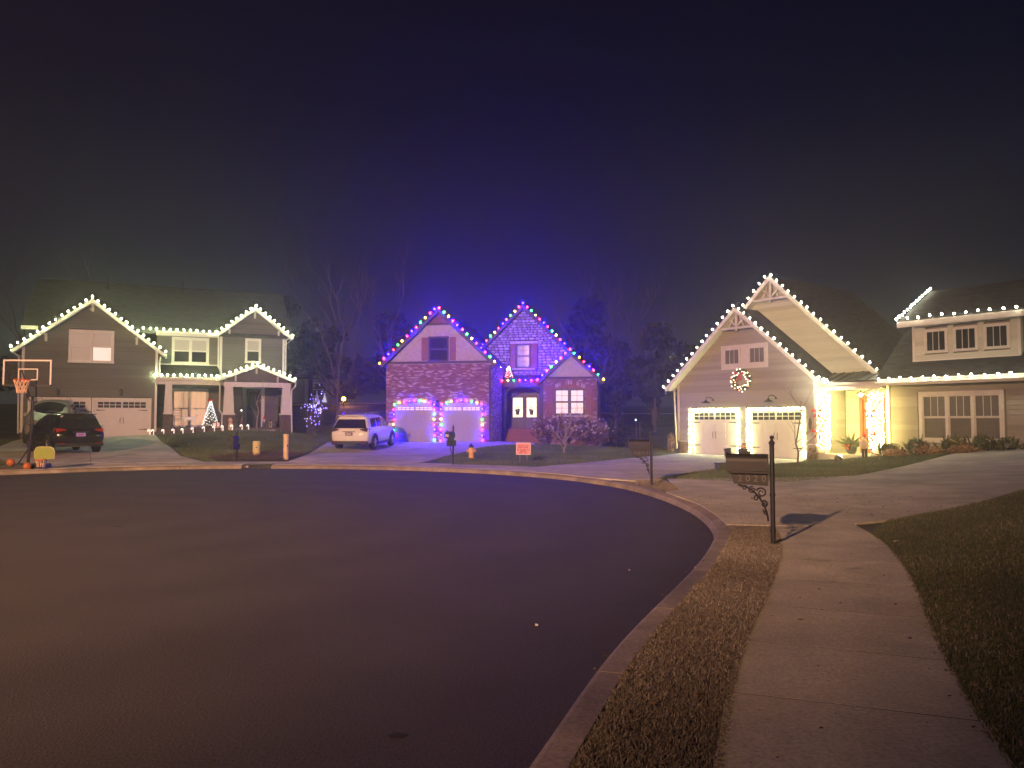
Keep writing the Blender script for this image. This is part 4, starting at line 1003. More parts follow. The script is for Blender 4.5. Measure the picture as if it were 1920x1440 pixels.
light_string('coloured bulbs along the gable over the arched garage doors', G(FM, (-.12, -.40, 4.72+UP), (3.08, -.40, 7.76+UP), (6.24, -.40, 4.76+UP)), .355, mc, .048, start=3)
light_string('coloured bulbs along the steep stone gable', G(FM, (4.75, 3.64, 6.05+UP), (7.14, 3.64, 8.46+UP), (9.55, 3.64, 6.05+UP)), .345, mc, .048, start=0)
light_string('coloured bulbs along the small gable over the bay window', G(FM, (8.12, 2.62, 3.92+UP), (9.95, 2.62, 5.62+UP), (11.80, 2.62, 3.92+UP)), .36, mc, .048, start=4)
light_string('coloured bulbs across the timber beam of the brick porch', G(FM, (6.05, 2.94, 3.98), (8.05, 2.94, 3.98)), .32, ['pink', 'yellow', 'green', 'pink', 'blue', 'red'], .047)
for (a, c, zb, tag_, st) in ((.61, 2.87, .55, 'beside the white car', 1), (3.24, 5.50, .55, 'beside the porch', 0)):
    n = 8; top = [(c-(c-a)*(1-i/n) if 0 else a+(c-a)*i/n, -.10, 2.56+.20*(1-(2*i/n-1)**2)) for i in range(n+1)]
    light_string('coloured bulbs framing the arched garage door ' + tag_, G(FM, (a-.02, -.10, zb+.08), *top, (c+.02, -.10, zb+.08)), .275, ['dblue', 'dred', 'dgreen', 'dyellow', 'dpink'] if st else ['dpink', 'dblue', 'dred', 'dgreen', 'dyellow'], .045, start=0)
wc = ['white']
light_string('white bulbs along the beige garage gable with the wreath', G(FR, (-1.24, -.54, 3.30+UP), (3.04, -.54, 6.95+UP), (7.22, -.54, 3.38+UP)), .392, wc, .037)
light_string('white bulbs along the tall beige gable behind the garage', G(FR, (1.95, .80, 6.50+UP), (3.95, .80, 8.42+UP), (9.28, .80, 3.38+UP)), .425, wc, .037)
light_string('white bulbs along the long gutter above the triple window', G(FR, (9.55, -.24, 3.30), (19.3, -.24, 3.30)), .425, wc, .037)
light_string('white bulbs along the front eave of the shed dormer', G(FR, (9.98, .50, 5.60+UP), (14.6, .50, 5.60+UP)), .42, wc, .037)
light_string('white bulbs climbing the sloping end of the shed dormer', G(FR, (9.92, .60, 5.60+UP), (9.92, 3.5, 7.12+UP)), .25, wc, .037)
light_string('short run of white bulbs at the porch corner of the beige house', G(FR, (6.86, -.20, 3.36), (7.35, -.20, 3.36)), .14, wc, .05)
for (a, c, tag_) in ((.02, 2.78, 'furthest from the porch'), (3.37, 6.12, 'behind the young bare tree')):
    light_string('bright white bulbs framing the white garage door ' + tag_, G(FR, (a-.03, -.04, .14), (a-.03, -.04, 2.19), (c+.03, -.04, 2.19), (c+.03, -.04, .14)), .23, ['door'], .042)

# ------------------------------------------------------------------ foliage helpers
def cloud(n, c, rad, size, aspect=.5, flat=0, shell=.35, lump=0):
    """n leaf quads spread through an ellipsoid: arrays of verts, faces, tints"""
    d = RNG.normal(size=(n, 3)); d /= np.linalg.norm(d, axis=1)[:, None]
    rr = (shell+(1-shell)*RNG.random(n))**.6
    if lump:
        k = RNG.normal(size=(lump, 3)); k /= np.linalg.norm(k, axis=1)[:, None]
        rr = rr*(.62+.45*np.clip((d@k.T).max(1), 0, 1)**3)
    P = np.array(c)+d*rr[:, None]*np.array(rad)
    a = RNG.normal(size=(n, 3)); a /= np.linalg.norm(a, axis=1)[:, None]
    b = np.cross(a, RNG.normal(size=(n, 3))); b /= np.linalg.norm(b, axis=1)[:, None]
    s = size*(.6+.8*RNG.random(n))[:, None]; a = a*s; b = b*s*aspect
    V = np.stack([P-a, P+b*.9, P+a, P-b*.9], 1).reshape(-1, 3)
    F = np.arange(4*n).reshape(-1, 4); T = np.repeat(RNG.random(n), 4)
    return V, F, T
def leaf_obj(name, parts, m, parent=None, kind=None):
    V = np.concatenate([p[0] for p in parts]); off = 0; Fs = []
    for p in parts: Fs.append(p[1]+off); off += len(p[0])
    T = np.concatenate([p[2] for p in parts]); F = np.concatenate(Fs)
    o = link(name, tint_mesh(V.tolist(), F.tolist(), T, name, m), parent)
    if kind: o['kind'] = kind
    return o
def branch(b, p, d, length, r, depth, spread=.5, up=.12, tips=None, n=4, kids=(2, 4)):
    pts = [p]; q = p.copy(); dd = d.normalized(); k = 4
    for i in range(k):
        dd = (dd+Vector((random.uniform(-.15, .15), random.uniform(-.15, .15), random.uniform(-.05, .15)+up*.3))).normalized(); q = q+dd*length/k; pts.append(q.copy())
    b.tube(pts, [r*(1-.55*i/k) for i in range(k+1)], n, cap=False)
    if tips is not None and depth <= 1: tips.append(q.copy())
    if depth <= 0: return
    for j in range(random.randint(*kids)):
        i = random.randint(2, k); a = random.uniform(0, 2*PI)
        perp = Vector((math.cos(a), math.sin(a), random.uniform(-.1, .5)))
        nd = (dd*(1-spread)+perp*spread+Vector((0, 0, up))).normalized()
        branch(b, pts[i], nd, length*random.uniform(.5, .75), r*.45, depth-1, spread, up, tips, max(3, n-1), kids)
def bare_tree(name, label, loc, h, r, depth=3, mat_=None, group=None, spread=.5, trunk=.45, kids=(2, 4), rz=0, split=1):
    o = thing(name, label, 'tree', loc, rz, group); t = B(); x = Vector((0, 0, -.05)); th = h*trunk
    pts = [Vector((random.uniform(-.03, .03)*i, random.uniform(-.03, .03)*i, th*i/4-.05)) for i in range(5)]
    t.tube(pts, [r*(1-.08*i) for i in range(5)], 7); t.build('trunk', mat_ or M['bark'], o, smooth=True)
    b = B(); tips = []
    for k in range(split):
        branch(b, pts[-1], Vector((random.uniform(-.3, .3)*split, random.uniform(-.3, .3)*split, 1)), h*(1-trunk)*.75, r*.6, depth, spread, .15, tips, 5, kids)
    for k in range(4):
        a = random.uniform(0, 2*PI); branch(b, pts[random.randint(2, 4)], Vector((math.cos(a), math.sin(a), .8)), h*.35, r*.4, depth-1, spread, .12, tips, 4, kids)
    b.build('crown', mat_ or M['bark'], o); return o, tips
def leafy_tree(name, label, loc, h, rx, m, n=900, size=.28, group=None, conifer=False, trunk=.25, cat='tree'):
    o = thing(name, label, cat, loc, random.uniform(0, 6), group)
    B().tube([(0, 0, -.1), (.03, 0, h*.3), (0, .03, h*.85)], [max(.05, h*.022), h*.017, .02], 6).build('trunk', M['bark'], o)
    parts = []
    if conifer:
        L = 9
        for i in range(L):
            f = i/(L-1); z = h*(.08+.88*f); r = rx*(1-f*.92)
            parts.append(cloud(int(n/L*(1.2-f)), (0, 0, z), (r, r, h*.075), size, .3, shell=.3, lump=6))
    else:
        for k in range(9):
            a = random.uniform(0, 2*PI); q = rx*random.uniform(.1, .62); z = h*random.uniform(.42, .88)
            parts.append(cloud(n//9, (q*math.cos(a), q*math.sin(a), z), (rx*random.uniform(.32, .55), rx*random.uniform(.32, .55), h*random.uniform(.10, .19)), size, .6, shell=.25, lump=5))
    leaf_obj('crown', parts, m, o); return o

# ------------------------------------------------------------------ grass
def blades(name, poly, density, hmin, hmax, width, m, avoid=(), label=None, seg=1, patch=None, near=None, kerb_min=.0):
    P = np.array(poly); x0, y0 = P.min(0); x1, y1 = P.max(0); n = int((x1-x0)*(y1-y0)*density)
    x = RNG.uniform(x0, x1, n); y = RNG.uniform(y0, y1, n); k = inpoly(x, y, poly)
    for a in avoid: k &= ~inpoly(x, y, a)
    x, y = x[k], y[k]
    if near is not None: k = RNG.random(len(x)) < np.clip(near/np.hypot(x, y), 0, 1)**2; x, y = x[k], y[k]
    k = edge_dist(x, y) > KW+.012; x, y = x[k], y[k]; n = len(x); z = ground_z(x, y)
    a = RNG.uniform(0, 2*PI, n); h = RNG.uniform(hmin, hmax, n); w = width*(.6+.8*RNG.random(n))
    pt = .5+.5*np.sin(x*1.3+1.7*np.sin(y*.8))*np.sin(y*1.1+1.3*np.sin(x*.6)); T0 = np.clip(.25*RNG.random(n)+.6*RNG.random(n)**1.5*(.5+.6*pt)+.18*pt, 0, 1)
    h = h*(.75+.45*pt)
    dx, dy = np.cos(a)*w, np.sin(a)*w; lx, ly = RNG.normal(0, .45, n)*h, RNG.normal(0, .45, n)*h
    if seg == 1:
        V = np.stack([np.stack([x-dx, y-dy, z-.012], 1), np.stack([x+dx, y+dy, z-.012], 1), np.stack([x+lx, y+ly, z+h], 1)], 1).reshape(-1, 3)
        F = np.arange(3*n).reshape(-1, 3); T = np.repeat(T0, 3)
    else:
        V = np.stack([np.stack([x-dx, y-dy, z-.012], 1), np.stack([x+dx, y+dy, z-.012], 1), np.stack([x+dx*.8+lx*.4, y+dy*.8+ly*.4, z+h*.62], 1), np.stack([x-dx*.8+lx*.4, y-dy*.8+ly*.4, z+h*.62], 1), np.stack([x+lx*1.3, y+ly*1.3, z+h*.9], 1)], 1).reshape(-1, 3)
        i = np.arange(n)*5; F = np.concatenate([np.stack([i, i+1, i+2], 1), np.stack([i, i+2, i+3], 1), np.stack([i+3, i+2, i+4], 1)]); T = np.repeat(T0, 5)
    me = bpy.data.meshes.new(name); me.vertices.add(len(V)); me.vertices.foreach_set('co', V.astype(np.float32).ravel())
    me.loops.add(F.size); me.loops.foreach_set('vertex_index', F.astype(np.int32).ravel()); me.polygons.add(len(F))
    me.polygons.foreach_set('loop_start', np.arange(0, F.size, 3, dtype=np.int32)); me.update(calc_edges=True)
    at = me.attributes.new('tint', 'FLOAT', 'POINT'); at.data.foreach_set('value', T.astype(np.float32)); me.materials.append(m)
    return tag(link(name, me), label, None, None, 'stuff')
def strip(s0, s1, o0, o1, n=40): return [at_len(s0+(s1-s0)*k/n, o0) for k in range(n+1)]+[at_len(s1-(s1-s0)*k/n, o1) for k in range(n+1)]
NEAR0 = s_at(2.9, 11.2)
blades('grass', strip(NEAR0-.15, s_at(-.2, 2.6), KW-.02, .85), 15000, .02, .05, .0032, M['dry'], label='dormant tan grass on the narrow verge between kerb and walk', seg=2)
fgl = strip(s_at(2.86, 11.0), s_at(-.4, 1.6), 2.05, 2.06, 14)[:15] + [(3.5, 1.5), (12, 4), (14, 18), (10.45, 15.7), (7.9, 13.5), (5.8, 11.95)]
blades('grass', fgl, 6500, .02, .05, .0035, M['grass'], label='short green and tan lawn beside the walk', seg=2, near=7.0)
blades('grass', fgl, 2600, .02, .055, .0035, M['dry'], label='dormant tan grass mixed into the lawn beside the walk', seg=2, near=7.0)
LR = [(4.1, 20.7), (5.6, 19.35), (7.0, 19.35), (9.5, 21.6), (14.4, 26.2), (18.5, 30.0), (16.9, 29.6), (15.0, 30.2), (12.6, 32.6), (11.4, 30.5), (9.4, 27.9), (7.3, 25.5), (5.5, 23.3)]
blades('grass', LR, 620, .03, .08, .009, M['lawn'], label='lawn in front of the beige house')
LM = [(-2.9, 29.2), (-1.9, 26.9), (.7, 25.75), (2.75, 28.2), (5.1, 31.9), (8.0, 37.7), (8.2, 39), (4.8, 43), (1.3, 42.8), (1.3, 40.5), (-.2, 39.5), (-1.6, 37.5), (-2.3, 33.5)]
blades('grass', LM, 420, .03, .09, .012, M['lawn'], label='lawn in front of the brick house')
LL = [(-20.3, 43.8), (-18.5, 40.5), (-16.1, 36.5), (-13.3, 31.3), (-11.6, 29.2), (-8.9, 29.4), (-8.7, 31.5), (-9.2, 36), (-9.7, 40.2), (-9.5, 44), (-13, 46.5), (-14, 46.0), (-20.0, 43.6)]
BED = [(-12.3, 30.9), (-11.2, 29.3), (-9.0, 29.3), (-8.7, 31.3), (-8.9, 33.2), (-10.2, 34.0), (-11.4, 33.2)]
blades('grass', LL, 420, .03, .09, .012, M['lawn'], avoid=[BED], label='mounded lawn in front of the grey house')
blades('grass', [(-34, 22), (-17.5, 27.2), (-20.6, 30.6), (-24.0, 35.6), (-25.7, 39.5), (-26.4, 41.3), (-34, 40)], 240, .03, .10, .014, M['grass'], label='dark lawn beyond the basketball hoop')
blades('grass', [(4.8, 31.5), (7.8, 37.8), (10, 60), (-2, 60), (5.2, 44)], 160, .04, .12, .02, M['grass'], label='rough grass between the brick and beige houses')
blades('grass', [(-9.6, 44), (-7.5, 42.5), (-6.5, 60), (-16, 60), (-12.5, 47)], 160, .04, .12, .02, M['grass'], label='rough grass between the grey and brick houses')
blades('grass', [(2.55, 19.5), (3.15, 19.6), (3.9, 20.4), (3.95, 17.2), (3.35, 16.9), (2.9, 18.3)], 1500, .02, .05, .006, M['dry'], label='dormant grass round the foot of the mailbox with raised numerals')
def fallen_leaves(n):
    x = RNG.uniform(-2, 9, n); y = RNG.uniform(3, 16, n); d = edge_dist(x, y); k = (RNG.random(n) < np.where(np.abs(d+.06) < .08, .5, np.where((d > .22) & (d < .85), .5, np.where(d > 2.0, .35, np.where(d > 0, .06, .002))))); x, y, d = x[k], y[k], d[k]; n = len(x)
    z = np.where(d > 0, np.where(d < KW, .128, pave_z(x, y)+np.where((d > .85) & (d < 2.05), .02, .03)), .003); a = RNG.uniform(0, 2*PI, n); l = RNG.uniform(.010, .028, n); w = l*.45
    ca, sa_ = np.cos(a), np.sin(a); t = RNG.uniform(.001, .012, n)
    V = np.stack([np.stack([x-ca*l, y-sa_*l, z], 1), np.stack([x-sa_*w, y+ca*w, z+t], 1), np.stack([x+ca*l, y+sa_*l, z+.002], 1), np.stack([x+sa_*w, y-ca*w, z+.001], 1)], 1).reshape(-1, 3)
    return tag(link('fallen_leaves', tint_mesh(V.tolist(), np.arange(4*n).reshape(-1, 4).tolist(), np.repeat(RNG.random(n), 4), 'fallen_leaves', attr_mat('dead_leaf', (.04, .025, .016), (.20, .14, .09), .85))), 'small fallen leaves and grit along kerb, verge and walk', None, None, 'stuff')
fallen_leaves(9000)
# straw mulch bed on the left lawn
def straw(n, poly):
    P = np.array(poly); x0, y0 = P.min(0); x1, y1 = P.max(0); x = RNG.uniform(x0, x1, n); y = RNG.uniform(y0, y1, n); k = inpoly(x, y, poly); x, y = x[k], y[k]; n = len(x)
    z = ground_z(x, y)+RNG.uniform(.01, .09, n); a = RNG.uniform(0, 2*PI, n); l = RNG.uniform(.08, .25, n); dx, dy = np.cos(a)*l, np.sin(a)*l; dz = RNG.uniform(-.03, .04, n); wx, wy = -np.sin(a)*.012, np.cos(a)*.012
    V = np.stack([np.stack([x-wx, y-wy, z], 1), np.stack([x+wx, y+wy, z], 1), np.stack([x+dx, y+dy, z+dz], 1)], 1).reshape(-1, 3)
    return tag(link('straw_mulch', tint_mesh(V.tolist(), np.arange(3*n).reshape(-1, 3).tolist(), np.repeat(RNG.random(n), 3), 'straw_mulch', M['straw'])), 'tan straw mulch round the two utility posts', None, None, 'stuff')
straw(9000, BED)

# ------------------------------------------------------------------ vehicles
def car(name, label, cat, loc, h, paint, length=4.6, width=1.84, height=1.68, clear=.0, tail='tail', rails=True, plate=None, pitch=0, rear=True, facing=False):
    """loc = middle of the rear bumper on the ground, h = heading (unit xy)"""
    L = length/4.6; W = width/1.84; H = height/1.68
    rz = math.atan2(-h[0], h[1]); o = thing(name, label, cat, loc, rz); o.rotation_mode = 'XYZ'; o.rotation_euler = (pitch, 0, rz)
    # stations from tail to nose; each: rows of (half width, y, z)
    S = [
     [(.74, .10, .34), (.86, .02, .52), (.885, .00, .78), (.85, .09, 1.03), (.70, .40, 1.46), (.62, .34, 1.60), (.0, .28, 1.63)],
     [(.84, .50, .30), (.915, .50, .52), (.925, .50, .80), (.885, .55, 1.04), (.715, .72, 1.50), (.63, .68, 1.645), (.0, .66, 1.685)],
     [(.86, 1.35, .27), (.92, 1.35, .50), (.925, 1.35, .80), (.89, 1.38, 1.03), (.725, 1.45, 1.52), (.64, 1.45, 1.66), (.0, 1.45, 1.705)],
     [(.86, 2.25, .26), (.92, 2.25, .50), (.925, 2.25, .79), (.89, 2.25, 1.01), (.735, 2.25, 1.52), (.645, 2.25, 1.65), (.0, 2.25, 1.70)],
     [(.86, 2.95, .26), (.92, 2.95, .50), (.925, 2.95, .78), (.89, 3.0, .99), (.72, 2.72, 1.47), (.64, 2.74, 1.58), (.0, 2.76, 1.63)],
     [(.86, 3.55, .27), (.915, 3.55, .50), (.92, 3.55, .78), (.87, 3.62, .985), (.78, 3.52, 1.06), (.66, 3.56, 1.09), (.0, 3.60, 1.12)],
     [(.82, 4.25, .29), (.89, 4.25, .48), (.89, 4.25, .74), (.82, 4.22, .90), (.74, 4.20, .95), (.62, 4.2, .985), (.0, 4.24, 1.01)],
     [(.66, 4.52, .32), (.74, 4.56, .48), (.74, 4.56, .68), (.68, 4.50, .80), (.60, 4.46, .85), (.5, 4.45, .87), (.0, 4.48, .88)]]
    S = [[(x*W, y*L, z*H+clear) for x, y, z in r] for r in S]; nr = 7
    b = B(); full = []
    for r in S: full.append([(-x, y, z) for x, y, z in r] + [(x, y, z) for x, y, z in r[-2::-1]])
    m = len(full[0])
    for r in full: b.v += r
    for i in range(len(full)-1):
        for j in range(m-1): b.f.append((i*m+j, (i+1)*m+j, (i+1)*m+j+1, i*m+j+1))
        b.f.append((i*m+m-1, (i+1)*m+m-1, (i+1)*m, i*m))
    for base in (0, (len(full)-1)*m):
        for j in range(nr-1): b.f.append((base+j, base+j+1, base+m-2-j, base+m-1-j) if j < nr-2 else (base+j, base+j+1, base+m-1-j))
    body = b.build('body', paint, o, smooth=True)
    bm = bmesh.new(); bm.from_mesh(body.data); cl = bm.edges.layers.float.get('crease_edge') or bm.edges.layers.float.new('crease_edge'); bm.verts.ensure_lookup_table()
    for ed in bm.edges:
        i0, i1 = ed.verts[0].index, ed.verts[1].index; r0, r1 = i0//m, i1//m; c0, c1 = i0 % m, i1 % m
        if r0 == r1 and r0 in (0, len(full)-1): ed[cl] = .45
        elif r0 != r1 and c0 == c1 and min(c0, m-1-c0) in (0, 3): ed[cl] = .45
    bm.to_mesh(body.data); bm.free()
    md = body.modifiers.new('subsurf', 'SUBSURF'); md.levels = 2; md.render_levels = 2
    def pane(nm, quad, mt, off=.012, inset=.08, parent=o, thick=True):
        q = [Vector(p) for p in quad]; c = sum(q, Vector())/len(q); n = (q[1]-q[0]).cross(q[2]-q[0]).normalized()
        if n.dot(c-Vector((0, length/2, .9*H+clear))) < 0: n = -n
        q = [p+(c-p).normalized()*inset+n*off for p in q]; k = len(q)
        return B().add(q+[p-n*.02 for p in q], [tuple(range(k)), tuple(range(2*k-1, k-1, -1))]+[(i, (i+1) % k, k+(i+1) % k, k+i) for i in range(k)]).build(nm, mt, parent)
    A = lambda i, j, sg: (sg*S[i][j][0], S[i][j][1], S[i][j][2])
    pane('rear_window', [A(0, 3, -1), A(0, 3, 1), A(0, 4, 1), A(0, 4, -1)], M['glass'], inset=.06)
    def arcpt(i, u):                     # across the roof or cowl, u in -1..1
        q = S[i]; a_ = abs(u); sg_ = -1 if u < 0 else 1
        P4, P5, P6 = q[4], q[5], q[6]; f = (1-a_)
        x_ = sg_*P4[0]*a_*.93; z_ = P4[2]+(P6[2]-P4[2])*(1-a_**2); y_ = P4[1]+(P6[1]-P4[1])*(1-a_**2); return Vector((x_, y_, z_))
    ws = B(); cols = 8; nrm = Vector((0, .60, .80))*.035
    for k in range(cols+1):
        u = -1+2*k/cols; t_, b_ = arcpt(4, u), arcpt(5, u); ws.v += [tuple(t_.lerp(b_, .05)+nrm), tuple(t_.lerp(b_, .96)+nrm)]
    for k in range(cols): ws.f.append((2*k, 2*k+1, 2*k+3, 2*k+2))
    ws.build('windscreen', M['glass'], o, smooth=True)
    for sg in (-1, 1):
        for i in (1, 2, 3): pane('side_window', [A(i, 3, sg), A(i+1, 3, sg), A(i+1, 4, sg), A(i, 4, sg)], M['glass'], inset=.075)
        pane('quarter_window', [A(4, 3, sg), A(5, 3, sg), A(4, 4, sg)], M['glass'], inset=.10)
        x = sg*.90*W
        B().box(min(x, x+sg*.17), max(x, x+sg*.17), 3.02*L, 3.14*L, 1.02*H+clear, 1.17*H+clear).build('mirror', paint, o, bevel=.03)
        for i, yh in ((2, 1.95), (3, 2.85)):
            B().box(sg*.915*W-.012, sg*.915*W+.012, yh*L-.2, yh*L, .90*H+clear, .925*H+clear).build('door_handle', paint, o)
        if rails: B().tube([(sg*.60*W, .80*L, 1.66*H+clear), (sg*.60*W, .95*L, 1.735*H+clear), (sg*.60*W, 2.3*L, 1.74*H+clear), (sg*.60*W, 2.55*L, 1.65*H+clear)], .018, 5).build('roof_rail', M['chrome'], o)
    # tail lamps, hatch furniture, bumper cladding
    for sg in (-1, 1):
        xo, xi = sg*.885*W, sg*.52*W
        tl = B().add([(xo, .34*L, 1.03*H+clear), (sg*.90*W, .30*L, .88*H+clear), (sg*.80*W, -.01, .90*H+clear), (xi, .015, .97*H+clear), (xi, .03, 1.01*H+clear), (sg*.80*W, .02, 1.05*H+clear),
                      (sg*.80*W, .42*L, 1.03*H+clear), (sg*.80*W, .40*L, .90*H+clear), (sg*.70*W, .12, .92*H+clear), (xi, .10, .97*H+clear), (xi, .11, 1.01*H+clear), (sg*.72*W, .12, 1.04*H+clear)],
                     [(0, 1, 2, 5), (2, 3, 4, 5), (6, 11, 8, 7), (8, 11, 10, 9), (0, 5, 11, 6), (5, 4, 10, 11), (1, 7, 8, 2), (2, 8, 9, 3), (3, 9, 10, 4), (0, 6, 7, 1)]).build('tail_lamp', M[tail], o)
        B().box(sg*.66*W-.09, sg*.66*W+.09, -.035, .03, .44*H+clear, .475*H+clear).build('reflector', M['tail'], o)
        B().add([(sg*.74*W, 4.46*L, .80*H+clear), (sg*.50*W, 4.60*L, .76*H+clear), (sg*.50*W, 4.60*L, .68*H+clear), (sg*.76*W, 4.46*L, .70*H+clear), (sg*.74*W, 4.3*L, .80*H+clear), (sg*.50*W, 4.4*L, .76*H+clear), (sg*.50*W, 4.4*L, .68*H+clear), (sg*.76*W, 4.3*L, .70*H+clear)],
                [(0, 1, 2, 3), (4, 7, 6, 5), (0, 4, 5, 1), (1, 5, 6, 2), (2, 6, 7, 3), (3, 7, 4, 0)]).build('headlamp', M['clear'], o)
    B().box(-.84*W, .84*W, -.035, .30, .30*H+clear, .46*H+clear).build('rear_bumper', M['dark'], o, bevel=.04)
    B().box(-.30, .30, -.045, -.03, .305*H+clear, .33*H+clear).build('skid_plate', M['chrome'], o)
    B().box(-.30*W, .30*W, -.018, .02, .885*H+clear, .91*H+clear).build('hatch_handle', M['chrome'], o)
    pb = B().box(-.17, .17, -.022, .0, .72*H+clear, .86*H+clear).build('number_plate', plate or M['plate_w'], o)
    for k in range(5): ubox('plate_mark', -.12+.05*k, -.085+.05*k, -.027, -.0225, .76*H+clear, .82*H+clear, M['sign_ink'] if plate else M['white'], pb)
    B().tube([(-.30, .10, 1.06*H+clear), (.18, .16, 1.13*H+clear)], .01, 4).build('wiper', M['dark'], o)
    B().box(-.62*W, .62*W, .22*L, .40*L, 1.605*H+clear, 1.64*H+clear).build('spoiler', paint, o, bevel=.012)
    B().box(-.30*W, .30*W, 4.50*L, 4.60*L, .50*H+clear, .72*H+clear).build('grille', M['dark'], o)
    for y in (.95*L, 3.63*L):
        for sg in (-1, 1):
            R_ = .345*(1+(H-1)*.6); xx = sg*(.90*W-.06)
            w = B().lathe([(R_*.62, -.10), (R_*.93, -.10), (R_, -.06), (R_, .06), (R_*.93, .10), (R_*.62, .10)], 20, (xx, y, R_), 'x').build('wheel', M['rubber'], o, smooth=False)
            rm = B(); rm.lathe([(R_*.64, .0), (R_*.64, sg*.06), (R_*.58, sg*.075)], 16, (xx, y, R_), 'x'); rm.build('rim', M['dark'], w)
            sp = B()
            for k in range(5):
                a = 2*PI*k/5+.3; sp.tube([(xx+sg*.085, y, R_), (xx+sg*.085, y+math.cos(a)*R_*.62, R_+math.sin(a)*R_*.62)], [.05, .032], 4)
            sp.lathe([(R_*.16, sg*.07), (R_*.12, sg*.10)], 8, (xx, y, R_), 'x'); sp.lathe([(R_*.66, sg*.075), (R_*.60, sg*.10)], 20, (xx, y, R_), 'x')
            sp.build('spokes', M['rim'], w)
            ar = B(); n = 12
            P = [(y+(R_+.11)*math.cos(PI*k/n), R_+(R_+.11)*math.sin(PI*k/n)) for k in range(n+1)] + [(y+(R_+.035)*math.cos(PI*(n-k)/n), R_+(R_+.035)*math.sin(PI*(n-k)/n)) for k in range(n+1)]
            xo = sg*.925*W
            ar.prism(P, min(xo-.03, xo+.02), max(xo-.03, xo+.02), 'x'); ar.build('wheel_arch', M['dark'], o)
            well = B(); well.prism([(y+(R_+.04)*math.cos(PI*k/n), R_+(R_+.04)*math.sin(PI*k/n)) for k in range(n+1)], min(xo-.02, xo+.004), max(xo-.02, xo+.004), 'x'); well.build('wheel_well', M['rubber'], o)
    for sg in (-1, 1): ubox('sill', min(sg*.86*W, sg*.93*W), max(sg*.86*W, sg*.93*W), 1.45*L, 3.1*L, .24*H+clear, .36*H+clear, M['dark'], o)
    return o
def on_ground(x, y, h, wb=2.7):
    za, zb = gz(x+h[0]*.95, y+h[1]*.95)+.023, gz(x+h[0]*3.65, y+h[1]*3.65)+.023
    p = math.atan2(zb-za, wb); return (x, y, za-math.tan(p)*.95), p
def unit(x, y): l = math.hypot(x, y); return (x/l, y/l)
h = unit(.15, .99); l_, p_ = on_ground(-7.49, 35.46, h)
car('parked_car', 'white crossover car on the driveway of the brick house', 'car', l_, h, M['car_w'], 4.6, 1.84, 1.69, tail='tail_d', pitch=p_)
h = unit(-.715, .70); l_, p_ = on_ground(-17.85, 31.9, h)
car('parked_car', 'black crossover car with a purple number plate', 'car', l_, h, M['car_k'], 4.6, 1.93, 1.70, plate=M['plate'], pitch=p_)
h = unit(.40, -.915); l_, p_ = on_ground(-24.75, 42.05, h)
car('parked_car', 'silver truck parked nose out against the garage behind the black car', 'truck', l_, h, M['car_s'], 4.9, 2.0, 2.0, clear=.10, pitch=p_)

